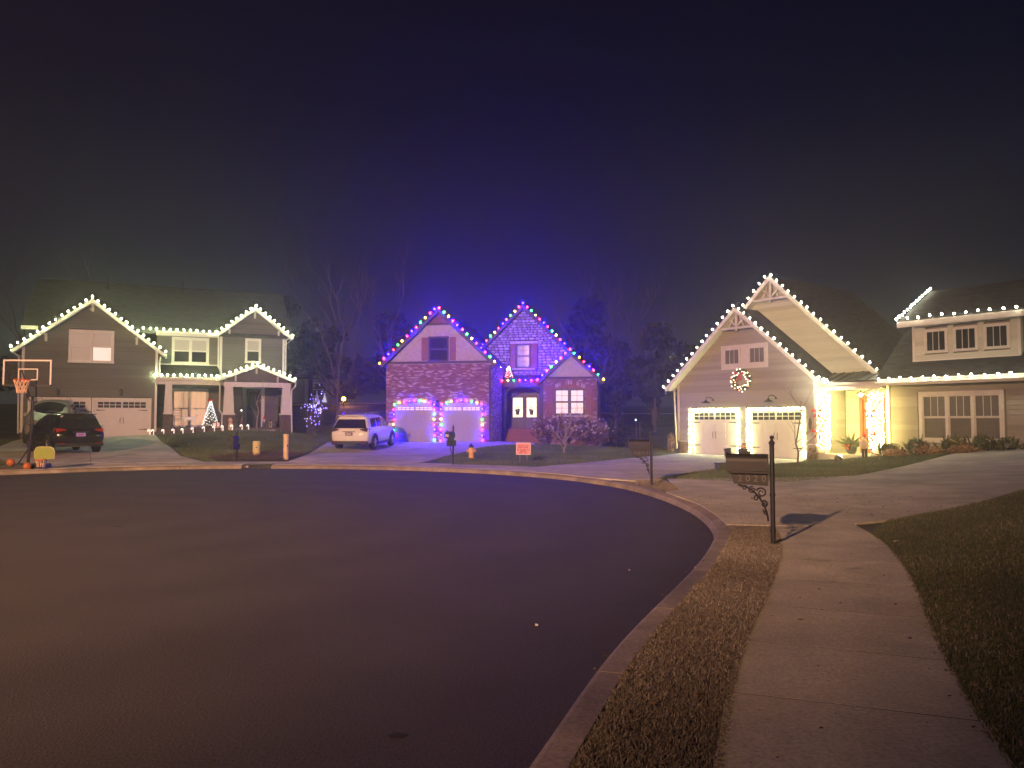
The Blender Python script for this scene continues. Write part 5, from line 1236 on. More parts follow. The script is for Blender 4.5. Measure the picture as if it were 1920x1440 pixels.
# ------------------------------------------------------------------ mailboxes
def text_obj(name, s, size, parent, loc, rot, m, extrude=.004):
    cu = bpy.data.curves.new(name, 'FONT'); cu.body = s; cu.size = size; cu.extrude = extrude; cu.align_x = 'CENTER'; cu.align_y = 'CENTER'; cu.materials.append(m)
    t = bpy.data.objects.new('tmp', cu); COL.objects.link(t); bpy.context.view_layer.update()
    me = bpy.data.meshes.new_from_object(t.evaluated_get(bpy.context.evaluated_depsgraph_get())); bpy.data.objects.remove(t)
    return link(name, me, parent, loc, None, rot)
def mailbox(label, x, y, d, fancy=True, number=None, hpost=1.36, boxlen=.50, side_plate=False):
    """d = unit vector from the post towards the road; local +x is that direction"""
    o = thing('mailbox', label, 'mailbox', (x, y, gz(x, y)-.01), math.atan2(d[1], d[0]))
    I = M['iron']
    post = B().lathe([(.029, -.05), (.029, hpost-.12), (.032, hpost-.11), (.038, hpost-.10), (.038, hpost-.085), (.026, hpost-.07), (.015, hpost-.055), (.015, hpost-.045)], 10).build('post', I, o, smooth=False)
    B().ball((0, 0, hpost-.025), .026, 10, 8).build('finial', I, post, smooth=True)
    for z in (.18, .62): B().lathe([(.031, z), (.036, z+.01), (.036, z+.03), (.031, z+.04)], 10).build('collar', I, post)
    zb = hpost-.44; x0, x1 = .045, .045+boxlen; w = .095
    P = [(-w, zb), (w, zb), (w, zb+.12)]+[(w*math.cos(k*PI/8), zb+.12+w*.95*math.sin(k*PI/8)) for k in range(1, 8)]+[(-w, zb+.12)]
    bx = B().prism(P, x0, x1-.03, 'x').build('box', I, o)
    c = [(p[0]*1.07, zb+.10+(p[1]-zb-.10)*1.07) for p in P]
    dr = B().prism(c, x1-.03, x1, 'x').build('box_door', I, o); B().box(x1, x1+.025, -.02, .02, zb+.17, zb+.19).build('door_pull', M['chrome'], dr)
    fl = B(); fl.box(x1-.22, x1-.20, -w-.018, -w-.004, zb+.06, zb+.24); fl.box(x1-.28, x1-.20, -w-.019, -w-.003, zb+.19, zb+.24); fl.build('signal_flag', I, o)
    B().box(.04, x1-.02, -.075, .075, zb-.03, zb-.006).build('shelf', I, o)
    B().box(.04, x1-.01, -.082, -.078, zb-.022, zb-.010).build('shelf_edge', M['chrome'] if 0 else M['frame_g'], o)
    if fancy:
        pl = B().prism([(.05, zb-.035), (x1-.04, zb-.035), (x1-.09, zb-.165), (.05, zb-.185)], -.012, .012, 'y').build('number_panel', I, o)
        if number:
            for k, ch in enumerate(number): text_obj('numeral', ch, .115, pl, (.10+.095*k, -.016, zb-.10), (PI/2, 0, 0), M['numeral'])
            for k, ch in enumerate(number): text_obj('numeral', ch, .115, pl, (.10+.095*(len(number)-1-k), .016, zb-.10), (PI/2, 0, PI), M['numeral'])
        sc_ = B()
        arc = [(.05+.37*math.cos(k*PI/20), 0, zb-.62+.43*math.sin(k*PI/20)) for k in range(0, 11)]
        arc = [(.055+.36*(1-math.cos(k*PI/24))**.9, 0, zb-.62+.44*math.sin(k*PI/24)) for k in range(13)]
        sc_.tube(arc, .012, 5); br = sc_.build('bracket', I, o)
        for (cx, cz, r, t0, tr) in ((.13, zb-.27, .065, .4, 1.7), (.24, zb-.24, .045, 1.8, -1.7), (.10, zb-.41, .045, 1.2, 1.6), (.19, zb-.34, .04, 3.4, -1.6), (.085, zb-.52, .028, .2, 1.5), (.33, zb-.215, .03, 2.5, -1.5)):
            pts = []
            for k in range(16):
                u = k/15; a = t0+tr*2*PI*u*.85; rr = r*(1-.78*u); pts.append((cx+rr*math.cos(a), 0, cz+rr*math.sin(a)))
            B().tube(pts, [.011-.005*k/15 for k in range(16)], 5).build('scroll', I, br)
            lf = B()
            for k in range(1):
                a = random.uniform(0, 2*PI); lf.add([(cx+r*math.cos(a), -.004, cz+r*math.sin(a)), (cx+r*math.cos(a)+.03, .004, cz+r*math.sin(a)+.01), (cx+r*math.cos(a)+.02, -.004, cz+r*math.sin(a)+.03)], [(0, 1, 2)])
            lf.build('leaf_ornament', I, br)
    else:
        B().box(-.12, x1-.08, -.06, .06, zb-.30, zb-.10).build('paper_holder', I, o); B().box(.05, x1-.1, -.03, .03, zb-.10, zb-.03).build('bracket', I, o)
        B().tube([(.05, 0, zb-.62), (.16, 0, zb-.5), (.26, 0, zb-.31)], .016, 5).build('brace', I, o)
        if side_plate: B().box(x1+.001, x1+.006, -.06, .06, zb+.03, zb+.11).build('number_plate', M['frame_g'], o)
    return o
mailbox('black scroll bracket mailbox at the end of the tan verge', 3.22, 9.56, unit(-.93, .37), True, '2020', 1.37)
mailbox('black scroll bracket mailbox on the small island of grass', 3.37, 18.66, unit(-.995, .10), True, '2021', 1.33)
mailbox('black mailbox on a post by the arched garage driveway', -2.06, 27.0, unit(-.35, -.94), False, None, 1.42, .46, True)
mailbox('black mailbox beside the storm drain', -10.3, 28.9, unit(-.1, -.99), False, None, 1.22, .46)

# ------------------------------------------------------------------ basketball corner
def hoop():
    x, y = -15.75, 24.95; o = thing('basketball_hoop', 'tall portable basketball hoop with a clear framed backboard', 'basketball hoop', (x, y, gz(x, y)), math.radians(6))
    D = M['dark']
    base = B().prism([(-.62, .0), (.62, .0), (.56, .17), (-.56, .17)], -.35, .55, 'y').build('base', D, o, bevel=.03)
    B().tube([(.0, .2, .1), (.17, .02, 1.5), (.20, -.02, 2.35)], .05, 8).build('pole', D, o); 
    for s_ in (-1, 1): B().tube([(s_*.4, .4, .15), (.08, .16, .75)], .02, 5).build('brace', D, o)
    for s_ in (-1, 1):
        B().tube([(.20+s_*.10, -.02, 2.2), (.20+s_*.22, -.32, 2.85)], .018, 5).build('arm', D, o); B().tube([(.20+s_*.10, .0, 2.35), (.20+s_*.22, -.32, 3.2)], .018, 5).build('arm', D, o)
    bx0, bx1, z0, z1, yb = -.55, .92, 2.72, 3.52, -.36
    bd = B().box(bx0, bx1, yb, yb+.02, z0, z1).build('backboard', M['acrylic'], o)
    for a in ((bx0, bx1, z1-.05, z1), (bx0, bx0+.05, z0, z1-.05), (bx1-.05, bx1, z0, z1-.05)): ubox('frame_bar', a[0], a[1], yb-.03, yb-.003, a[2], a[3], M['frame_g'], bd)
    ubox('pad', bx0, bx1, yb-.035, yb+.03, z0-.05, z0-.003, D, bd)
    cx = .20
    for a in ((cx-.30, cx+.30, 3.20, 3.235), (cx-.30, cx+.30, 2.86, 2.895), (cx-.30, cx-.265, 2.895, 3.20), (cx+.265, cx+.30, 2.895, 3.20)): ubox('target_line', a[0], a[1], yb-.012, yb-.002, a[2], a[3], M['frame_g'], bd)
    ry = yb-.36; rim = [(cx+.23*math.cos(2*PI*k/18), ry+.23*math.sin(2*PI*k/18), 2.86) for k in range(19)]
    r = B().tube(rim, .016, 5, cap=False).build('rim', M['rimo'], o); B().box(cx-.08, cx+.08, yb-.14, yb-.003, 2.80, 2.875).build('rim_plate', M['rimo'], r)
    net = B()
    for k in range(12):
        for sg in (-1, 1):
            net.tube([(cx+rr*math.cos(2*PI*(k+sg*f*1.5)/12), ry+rr*math.sin(2*PI*(k+sg*f*1.5)/12), 2.85-.42*f) for f, rr in ((0, .23), (.25, .2), (.5, .165), (.75, .14), (1, .135))], .011, 4, cap=False)
    net.build('net', M['net'], o)
hoop()
def small_hoop():
    x, y = -14.95, 24.62; o = thing('toy_basketball_hoop', 'short toy basketball hoop with a lime backboard', 'toy hoop', (x, y, gz(x, y)), math.radians(4))
    B().prism([(-.28, 0), (.28, 0), (.2, .12), (-.2, .12)], -.25, .25, 'y').build('base', M['bluegrey'], o, bevel=.02)
    B().box(-.045, .045, .05, .12, .12, .62).build('post', M['bluegrey'], o, bevel=.01)
    P = [(-.29, .58), (.29, .58), (.30, .80), (.26, .90), (.16, .95), (-.16, .95), (-.26, .90), (-.30, .80)]
    bb = B().prism(P, .02, .05, 'y').build('backboard', M['lime'], o, bevel=.01)
    P2 = [(u*1.07, .77+(w-.77)*1.08) for u, w in P]; B().prism(P2, .052, .07, 'y').build('board_rim', M['cream'], bb)
    B().tube([(.15*math.cos(2*PI*k/14), -.15+.15*math.sin(2*PI*k/14), .55) for k in range(15)], .022, 6, cap=False).build('rim', M['orange'], o)
    n = B()
    for k in range(10): n.tube([(.15*math.cos(.628*k), -.15+.15*math.sin(.628*k), .55), (.11*math.cos(.628*k+.3), -.15+.11*math.sin(.628*k+.3), .42), (.09*math.cos(.628*k), -.15+.09*math.sin(.628*k), .33)], .012, 4, cap=False)
    n.build('net', M['net'], o)
small_hoop()
def ball(label, x, y, r=.12, dz=0):
    o = thing('basketball', label, 'ball', (x, y, gz(x, y)+r+dz), random.uniform(0, 3)); o.rotation_euler = (random.random(), random.random(), random.random())
    bl = B().ball((0, 0, 0), r, 20, 14).build('ball_skin', M['orange'], o, smooth=True)
    for ax in range(3):
        pts = []
        for k in range(25):
            a = 2*PI*k/24; q = [0, 0, 0]; q[ax] = 0; q[(ax+1) % 3] = r*1.004*math.cos(a); q[(ax+2) % 3] = r*1.004*math.sin(a); pts.append(q)
        B().tube(pts, .0035, 4, cap=False).build('seam', M['dark'], o)
ball('orange basketball wedged beside the pole of the tall hoop', -15.92, 24.52, .12, .12); ball('orange basketball between the tall hoop and the toy hoop', -15.33, 24.42, .12, .0); ball('orange basketball beside the toy hoop on the driveway side', -14.62, 24.9, .12, .0)

# ------------------------------------------------------------------ kerbside things
def hydrant():
    x, y = -1.62, 30.6; o = thing('fire_hydrant', 'yellow fire hydrant with a dark cap on the brick house lawn', 'hydrant', (x, y, gz(x, y)), .3)
    b = B().lathe([(.13, -.02), (.13, .04), (.095, .06), (.09, .38), (.11, .40), (.11, .43)], 14).build('barrel', M['yellow'], o, smooth=False)
    B().lathe([(.105, .43), (.10, .47), (.06, .54), (.03, .56), (.025, .60), (.0, .60)], 14).build('bonnet', M['iron'], o)
    for a in (0, PI): B().tube([(math.cos(a)*.08, 0, .30), (math.cos(a)*.19, 0, .30)], [.05, .05], 8).build('outlet', M['yellow'], o)
    B().tube([(0, -.08, .28), (0, -.19, .28)], [.065, .065], 10).build('pumper_outlet', M['yellow'], o)
hydrant()
def yard_sign():
    x, y = .42, 28.4; o = thing('yard_sign', 'small pink and red printed sign on wire legs in the lawn', 'sign', (x, y, gz(x, y)), math.radians(-8))
    b = B().box(-.27, .27, -.006, .006, .28, .72).build('sign_panel', M['sign'], o)
    f = B(); f.box(-.27, .27, -.009, -.0065, .70, .72); f.box(-.27, .27, -.009, -.0065, .28, .30); f.box(-.27, -.255, -.009, -.0065, .30, .70); f.box(.255, .27, -.009, -.0065, .30, .70); f.build('sign_border', M['white'], b)
    for zz, segs in ((.60, ((-.20, .06), (.09, .21))), (.535, ((-.19, -.03), (0, .18))), (.455, ((-.24, -.15), (-.12, .11), (.14, .24))), (.40, ((-.12, .12),)), (.34, ((-.16, -.02), (.02, .15)))):
        for a, c in segs:
            n = max(1, int((c-a)/.04))
            for k in range(n): ubox('print_mark', a+(c-a)*k/n, a+(c-a)*(k+.72)/n, -.0095, -.0062, zz-.018, zz+.020, M['sign_ink'], b)
    for s_ in (-.13, .13): B().tube([(s_, 0, -.1), (s_, 0, .30)], .006, 4).build('wire_leg', M['frame_g'], o)
yard_sign()
def post_cap(label, x, y, r, hgt, m, sq=False):
    o = thing('utility_pedestal', label, 'utility post', (x, y, gz(x, y)), random.uniform(0, 1))
    b = B().lathe([(r*1.02, -.05), (r*1.02, .10), (r, .12), (r, hgt-.12), (r*1.04, hgt-.11), (r*1.04, hgt-.03), (r*.9, hgt)], 14).build('shaft', m, o)
    B().lathe([(r*1.06, .3*hgt), (r*1.06, .3*hgt+.02)], 14).build('band', m, o); B().box(-.03, .03, -r*1.05, -r*.98, hgt*.5, hgt*.58).build('lock_plate', M['dark'], o)
post_cap('short stout cream utility pedestal in the straw bed', -10.7, 32.3, .15, .56, M['cream']); post_cap('tall slender beige utility tube in the straw bed', -8.85, 30.2, .10, .98, M['beige_p'])
def drain():
    x, y = at_len(DRAIN_S+.48, .08); x2, y2 = at_len(DRAIN_S+.6, .08); o = thing('storm_drain', 'cast iron storm drain mouth set in the kerb', 'drain', (x, y, 0), math.atan2(y2-y, x2-x))
    B().box(-.48, .48, -.02, .55, .112, .150).build('hood', M['iron'], o); B().box(-.47, .47, .12, .16, -.05, .112).build('throat', M['dark'], o)
    for k in range(6): B().box(-.47+.18*k, -.43+.18*k, -.015, .02, .0, .111).build('bar', M['iron'], o)
    B().box(-.5, .5, -.36, -.03, .002, .014).build('grate_frame', M['iron'], o)
drain()
def boxy(name, label, cat, x, y, w, d, h, tilt, rz):
    o = thing(name, label, cat, (x, y, gz(x, y)-.03), rz); o.rotation_euler = (0, tilt, rz)
    B().prism([(-w/2, 0), (w/2, 0), (w/2*.96, h-.05), (-w/2*.96, h-.05)], -d/2, d/2, 'y').build('cabinet', M['green_box'], o, bevel=.01)
    B().box(-w/2-.01, w/2+.01, -d/2-.01, d/2+.01, h-.048, h).build('lid', M['green_box'], o, bevel=.01); B().box(-.03, .03, -d/2-.02, -d/2-.002, h*.45, h*.55).build('latch', M['iron'], o)
boxy('utility_pedestal', 'slim dark utility pedestal leaning beside a wider upright one', 'utility post', 7.05, 24.9, .16, .16, .72, -.16, .25)
boxy('utility_pedestal', 'wide dark upright utility pedestal at the edge of the beige house drive', 'utility post', 7.55, 25.2, .27, .2, .70, .02, .2)
boxy('utility_vault', 'low dark utility box at the corner of the lawn', 'utility box', 6.75, 24.6, .5, .3, .26, 0, .2)
for lb, x, y, l, rz in (('white paper scrap on the walk by the driveway lawn', 4.83, 9.75, .16, .7), ('pale twig lying across the walk', 3.5, 7.95, .22, .1), ('white scrap in the road by the kerb', 2.07, 8.75, .035, .2), ('small pale leaf on the dark road', 1.3, 8.6, .02, .4), ('pale leaf on the road by the long kerb', .2, 6.3, .02, 1.0)):
    z = gz(x, y)+.02 if edge_dist(np.array([x]), np.array([y]))[0] > 0 else .002
    o = thing('litter', lb, 'litter', (x, y, z), rz)
    B().add([(-l/2, -.012, .002), (0, -.016, .012), (l/2, -.006, .004), (l/2, .010, .006), (0, .014, .016), (-l/2, .010, .004), (-l/2, -.012, .0), (0, -.016, .008), (l/2, -.006, .0), (l/2, .010, .001), (0, .014, .010), (-l/2, .010, .0)],
            [(0, 1, 4, 5), (1, 2, 3, 4), (6, 11, 10, 7), (7, 10, 9, 8)]).build('scrap', M['paper'], o)

# ------------------------------------------------------------------ plants
FLOWER = B().ball((0, 0, 0), .07, 7, 5, .8).mesh('flower_head', M['flower'])
def flower_bush(label, loc, rx, ry, h, nf):
    o = thing('bush', label, 'bush', loc, 0, 'faded bushes under the bay window')
    leaf_obj('foliage', [cloud(520, (0, 0, h*.55), (rx, ry, h*.5), .10, .6, shell=.3, lump=6)], M['bush'], o)
    st = B()
    for k in range(12):
        a = random.uniform(0, 2*PI); st.tube([(0, 0, -.05), (rx*.5*math.cos(a), ry*.5*math.sin(a), h*.5), (rx*.8*math.cos(a), ry*.8*math.sin(a), h*.9)], .012, 4)
    st.build('stems', M['bark'], o)
    for k in range(nf):
        a = random.uniform(0, 2*PI); u = random.uniform(-.1, 1); r = math.sqrt(max(0, 1-u*u))
        q = .75+.3*random.random(); link('flower_head', FLOWER, o, (rx*r*math.cos(a)*q, ry*r*math.sin(a)*q, h*.55+h*.5*u*q), (random.uniform(.7, 1.2),)*3)
for (t_, s_, lb, rx, ry, h, nf) in ((8.55, 2.1, 'faded bush with dry flower heads beside the brick steps', .75, .6, 1.5, 22), (9.6, 1.9, 'faded bush with dry flower heads under the lit bay window', .8, .7, 1.75, 30), (10.7, 1.95, 'faded bush with dry flower heads under the shutter of the bay', .8, .7, 1.7, 28), (11.6, 2.3, 'faded bush with dry flower heads at the corner of the bay', .7, .6, 1.5, 20)):
    p = wpt(FM, t_, s_, 0); flower_bush(lb, (p.x, p.y, gz(p.x, p.y)), rx, ry, h, nf)
x, y = 2.37, 35.0
o, tips = bare_tree('crape_myrtle', 'small pale branching tree on the brick house lawn', (x, y, gz(x, y)), 1.9, .05, 3, M['bark_l'], split=4, trunk=.28, spread=.45, kids=(2, 3))
x, y = 9.85, 26.6
bare_tree('sapling', 'young bare tree in front of the lit garage door', (x, y, gz(x, y)), 2.75, .038, 3, M['bark'], trunk=.42, spread=.55, kids=(2, 3))
p = wpt(FL, 7.16, -2.0, 0)
bare_tree('sapling', 'thin pale bare tree on the mounded lawn before the grey porch', (p.x, p.y, gz(p.x, p.y)), 3.0, .035, 2, M['bark_l'], trunk=.55, spread=.35, kids=(1, 3))
def spiky(label, x, y, r, h, m=None, n=150, group='shrubs along the beige wall'):
    o = thing('shrub', label, 'shrub', (x, y, gz(x, y)), random.uniform(0, 6), group)
    d = RNG.normal(size=(n, 3)); d[:, 2] = np.abs(d[:, 2])*.9+.25; d /= np.linalg.norm(d, axis=1)[:, None]
    base = RNG.normal(0, r*.32, (n, 3)); base[:, 2] = np.abs(base[:, 2])*.6; l = RNG.uniform(.25, .8, n)[:, None]
    tip = base+d*l*np.array([r, r, h]); sd = np.cross(d, RNG.normal(size=(n, 3))); sd /= np.linalg.norm(sd, axis=1)[:, None]; mid = base*.45+tip*.55
    V = np.stack([base, mid+sd*.035, tip, mid-sd*.035], 1).reshape(-1, 3)
    a = link('foliage', tint_mesh(V.tolist(), np.arange(4*n).reshape(-1, 4).tolist(), np.repeat(RNG.random(n), 4), 'foliage', m or M['leaf']), o)
    leaf_obj('inner_leaves', [cloud(n*4, (0, 0, h*.40), (r*.85, r*.85, h*.42), .055, .45, shell=.15, lump=7)], m or M['leaf'], o)
    B().tube([(0, 0, -.05), (0, 0, h*.4)], .02, 5).build('stem', M['bark'], o)
for t_, s_, lb, r, h in ((9.95, -.35, 'leafy shrub beside the garland column', .5, .72), (10.95, -.25, 'tall spiky shrub just before the triple window', .55, .85), (12.3, -.3, 'broad leafy shrub under the first mullion of the triple window', .55, .8), (13.25, -.3, 'rounded shrub under the last sash of the triple window', .5, .72), (14.0, -.35, 'low shrub past the end of the triple window', .5, .6), (14.9, -.4, 'small clipped shrub far along the beige wall', .4, .45)):
    p = wpt(FR, t_, s_, 0); spiky(lb, p.x, p.y, r, h)
for t_, s_, lb in ((10.4, -.75, 'pale grassy tuft at the foot of the shrubs by the column'), (11.6, -.75, 'pale grassy tuft before the triple window'), (12.8, -.75, 'pale grassy tuft by the rounded shrub')):
    p = wpt(FR, t_, s_, 0); spiky(lb, p.x, p.y, .55, .36, M['straw'], 130, 'pale tufts along the beige wall')
p = wpt(FR, -1.05, -.25, 0); spiky('narrow upright shrub at the outer corner of the beige garage', p.x, p.y, .22, 1.5, M['bush'], 110, None)
p = wpt(FR, 6.72, -.35, 0); spiky('thin wispy shrub between garage door and porch', p.x, p.y, .3, .8, M['bush'], 90, None)
p = wpt(FM, 12.5, 2.8, 0); leafy_tree('evergreen_tree', 'tall dark evergreen at the corner of the bay window', (p.x, p.y, gz(p.x, p.y)), 3.7, 1.0, M['leaf_d'], 1100, .13, conifer=True)

# trees behind the houses
random.seed(21)
bg = [(-16.5, 63, 9, 3.2, 'broad dark tree behind the lit bare bush'), (-21, 72, 11, 3.8, 'tall dark tree rising behind the far porch'), (-11, 74, 10, 3.4, 'dark tree behind the orange garden lamp'), (-6, 68, 9, 3.0, 'dark tree close behind the brick garage'),
      (5.6, 62, 10.5, 2.2, 'slim dark tree standing above the bay gable'), (8.6, 64, 7.5, 2.8, 'rounded dark tree right of the bay gable'), (12.5, 66, 8.5, 3.2, 'wide dark tree behind the lawn gap'), (16.5, 70, 7.0, 3.0, 'low dark tree behind the beige garage'), (-34, 58, 8, 3.2, 'dark tree beside the grey house'), (-40, 66, 9, 3.6, 'large dark tree beyond the dark lawn'), (24, 72, 10, 4, 'dark tree behind the beige house roof'), (10.4, 56, 5.5, 2.4, 'bushy dark tree in the lawn gap')]
for x, y, h_, r_, lb in bg: leafy_tree('background_tree', lb, (x, y, gz(x, y)), h_, r_, M['leaf_d'], 1500, .30, 'trees behind the houses')
for x, y, h_, lb in ((-13.2, 58, 8.5, 'tall bare tree between the grey and brick houses'), (-15.0, 66, 9.5, 'bare tree behind the garden lamp post'), (-10.0, 64, 10, 'bare tree just past the brick garage corner'), (6.6, 58, 9.0, 'bare tree rising over the evergreen at the bay'), (11.4, 62, 8.0, 'bare tree in the lawn gap beyond the solar light'), (-30.5, 52, 9.0, 'bare tree at the outer side of the grey house'), (9.3, 70, 10.5, 'bare tree deep behind the lawn gap')):
    bare_tree('background_bare_tree', lb, (x, y, gz(x, y)), h_, .16, 4, M['bark'], 'bare trees behind the houses', spread=.45, trunk=.3, kids=(2, 4), split=2)
# tree line on the far rise
parts = []
for k in range(70):
    a = -95+k*2.9+random.uniform(-1, 1); yy = random.uniform(98, 118); parts.append(cloud(220, (a, yy, gz(a, yy)+random.uniform(3, 5.5)), (3.2, 2.4, random.uniform(3, 4.8)), .7, .6, shell=.3, lump=5))
tag(leaf_obj('far_woods', parts, M['leaf_d']), 'dark mass of woods along the far rise', None, None, 'stuff')

# ------------------------------------------------------------------ left porch decorations
def L3(t_, s_, z): return wpt(FL, t_, s_, z)
for k, (t_, ch) in enumerate(((1.53, 0), (1.72, 0), (2.24, 0), (2.76, 0), (3.23, 0), (3.76, 0), (4.36, 0), (4.90, 0), (5.36, 0), (5.88, 0), (6.41, 0), (6.77, 0))):
    p = L3(t_, -1.1, 0); z = gz(p.x, p.y)
    o = thing('candy_cane', 'glowing candy cane stake in the row along the porch', 'candy cane', (p.x, p.y, z), FL[2]+random.uniform(-.5, .5), 'candy canes along the porch')
    pts = [(0, 0, -.05), (0, 0, .27)]+[(-.055+.055*math.cos(a), 0, .27+.055*math.sin(a)) for a in [PI*i/6 for i in range(1, 7)]]+[(-.11, 0, .23)]
    B().tube(pts, .022, 6).build('cane', E_['cane'], o, smooth=True)
    for q in range(4): B().lathe([(.0235, .03+.065*q), (.0235, .055+.065*q)], 8).build('stripe', M['red'], o)
def xmas_tree():
    p = L3(4.74, .75, 1.285); o = thing('lit_christmas_tree', 'snowy white lit Christmas tree with a dark bow on the grey porch', 'christmas tree', p, FL[2])
    parts = [cloud(int(150*(1.1-f)), (0, 0, .1+1.42*f), (.46*(1-f*.88),)*2+(.11,), .06, .4, shell=.2, lump=7) for f in [i/7 for i in range(8)]]
    leaf_obj('branches', parts, M['leaf'], o)
    sn = leaf_obj('snow', [cloud(int(90*(1.1-f)), (0, -.03, .14+1.42*f), (.46*(1-f*.88),)*2+(.08,), .05, .6, shell=.6, lump=7) for f in [i/7 for i in range(8)]], M['white'] if 0 else attr_mat('flock', (.55, .58, .56), (.85, .86, .84)), o)
    B().tube([(0, 0, 0), (0, 0, 1.6)], .02, 5).build('trunk', M['bark'], o)
    me = bulb_mesh('tiny', .022, 1)
    for k in range(95):
        f = (k+.5)/95; a = k*2.399; r = .47*(1-f*.9); link('bulb', me, o, (r*math.cos(a), r*math.sin(a), .10+1.45*f))
    for s_ in (-1, 1): B().prism([(0, 1.62), (s_*.16, 1.72), (s_*.17, 1.56)], -.05, .05, 'y').build('bow_loop', M['red'], o)
    B().ball((0, -.04, 1.63), .045).build('bow_knot', M['red'], o)
xmas_tree()
def gift():
    p = L3(5.05, .25, 1.285); o = thing('gift_box', 'white and red gift box at the foot of the lit Christmas tree', 'gift', p, FL[2]+.1)
    B().box(-.17, .17, -.15, .15, 0, .26).build('carton', emit('gift_glow', (1, .75, .72), .35), o); B().box(-.18, .18, -.16, .16, .262, .30).build('lid', M['red'], o); B().box(-.175, .175, -.155, -.15, .02, .06).build('ribbon', M['red'], o); B().box(-.03, .03, -.158, -.151, .06, .262).build('ribbon', M['red'], o)
gift()
def reindeer():
    p = L3(3.6, .6, 1.285); o = thing('reindeer_figure', 'pale standing reindeer figure with bows on its antlers', 'reindeer', p, FL[2])
    m = emit('reindeer_glow', (1, .74, .55), .25)
    b = B(); b.tube([(-.32, 0, .50), (-.15, 0, .53), (.1, 0, .52), (.28, 0, .58)], [.06, .12, .11, .08], 8); b.tube([(.26, 0, .58), (.36, 0, .76), (.40, -.02, .86)], [.075, .05, .045], 7); b.tube([(.36, -.02, .88), (.46, -.04, .84), (.53, -.05, .80)], [.055, .045, .025], 7); b.tube([(-.33, 0, .55), (-.40, 0, .62)], [.03, .01], 5)
    b.build('body', m, o, smooth=True)
    for lx, ly in ((-.26, -.06), (-.26, .06), (.22, -.06), (.22, .06)): B().tube([(lx, ly, .50), (lx+.03, ly, .26), (lx, ly, 0)], [.045, .024, .018], 6).build('leg', m, o)
    for s_ in (-1, 1):
        an = B(); an.tube([(.38, s_*.03, .92), (.32+.03, s_*.14, 1.02), (.36, s_*.24, 1.12)], [.014, .012, .008], 5); an.tube([(.35, s_*.14, 1.02), (.30, s_*.16, 1.13)], [.012, .007], 5); an.tube([(.355, s_*.19, 1.07), (.44, s_*.22, 1.12)], [.010, .006], 5); an.build('antler', m, o)
    for q in ((.33, -.14, 1.04), (.36, .16, 1.06), (.30, -.22, 1.10), (.36, .25, 1.12), (.40, -.05, .72)):
        B().prism([(q[0]-.045, q[2]-.03), (q[0], q[2]), (q[0]-.045, q[2]+.03)], q[1]-.01, q[1]+.01, 'y').prism([(q[0]+.045, q[2]-.03), (q[0], q[2]), (q[0]+.045, q[2]+.03)], q[1]-.01, q[1]+.01, 'y').build('bow', M['red'] if q[2] < .8 else M['dark'], o)
reindeer()
def rocker(label, t_, s_):
    p = L3(t_, s_, 1.285); o = thing('rocking_chair', label, 'chair', p, FL[2]+.2)
    w = M['white']; B().box(-.25, .25, -.24, .24, .40, .43).build('seat', w, o)
    for k in range(4): B().tube([(-.25, .22+.05*k*.9, .52+.17*k), (.25, .22+.05*k*.9, .52+.17*k)], .022, 5).build('back_slat', w, o)
    for s2 in (-1, 1):
        B().tube([(s2*.25, .18, .05), (s2*.25, .22, .45), (s2*.25, .40, 1.15)], .022, 5).build('back_post', w, o); B().tube([(s2*.25, -.22, .05), (s2*.25, -.24, .66)], .022, 5).build('front_post', w, o); B().tube([(s2*.25, -.30, .66), (s2*.25, .27, .66)], .025, 5).build('arm', w, o)
        B().tube([(s2*.25, -.42, .05), (s2*.25, 0, .015), (s2*.25, .42, .06)], .02, 5).build('rocker', w, o)
rocker('white slatted rocking chair before the lit porch window', 2.98, 1.2)
def lamp_figure():
    p = L3(6.45, -.2, 1.285); o = thing('lantern_figure', 'dark draped figure holding up a small white globe light', 'figure', p, FL[2])
    B().lathe([(.16, 0), (.14, .25), (.10, .5), (.05, .68), (.075, .74), (.07, .82), (.02, .88)], 10).build('drape', M['bark'], o, smooth=True); B().tube([(.02, 0, .55), (-.03, -.03, .80), (-.03, -.03, .97)], .015, 5).build('arm', M['bark'], o)
    B().ball((-.03, -.03, 1.02), .045, 10, 8).build('globe', emit('globe_glow', (1, .92, .9), 4), o, smooth=True)
lamp_figure()
def gnome():
    p = L3(7.8, .5, 1.285); o = thing('garden_gnome', 'small red hatted figure by the porch door', 'figure', p, FL[2])
    B().lathe([(.11, 0), (.12, .2), (.10, .34), (.05, .40)], 10).build('robe', M['bluegrey'], o, smooth=True); B().ball((0, -.01, .46), .075, 10, 8).build('head', M['beige_p'], o, smooth=True); B().lathe([(.09, .50), (.05, .62), (.005, .74)], 10).build('hat', M['red'], o, smooth=True); B().prism([(-.05, .44), (.05, .44), (0, .28)], -.10, -.07, 'y').build('beard', M['white'], o)
gnome()
def lantern_box():
    p = L3(8.12, .15, 1.285); o = thing('porch_lantern', 'cream box lantern standing on the porch floor', 'lantern', p, FL[2])
    B().box(-.09, .09, -.09, .09, 0, .36).build('case', M['cream'], o, bevel=.01); B().lathe([(.10, .36), (.04, .44), (.01, .46)], 4).build('roof', M['dark'], o); B().box(-.05, .05, -.094, -.091, .06, .3).build('pane', M['screen'], o)
lantern_box()
p = L3(8.68, .25, 1.285); o = leafy_tree('topiary', 'dark clipped cone shrub by the end column of the grey porch', p, 1.05, .30, M['leaf_d'], 500, .05, conifer=True, cat='shrub')
p = L3(5.78, -.66, gz(*L3(5.78, -.66, 0)[:2])); o = thing('snowman_board', 'wooden cut-out board leaning by the middle porch column', 'decoration', p, FL[2])
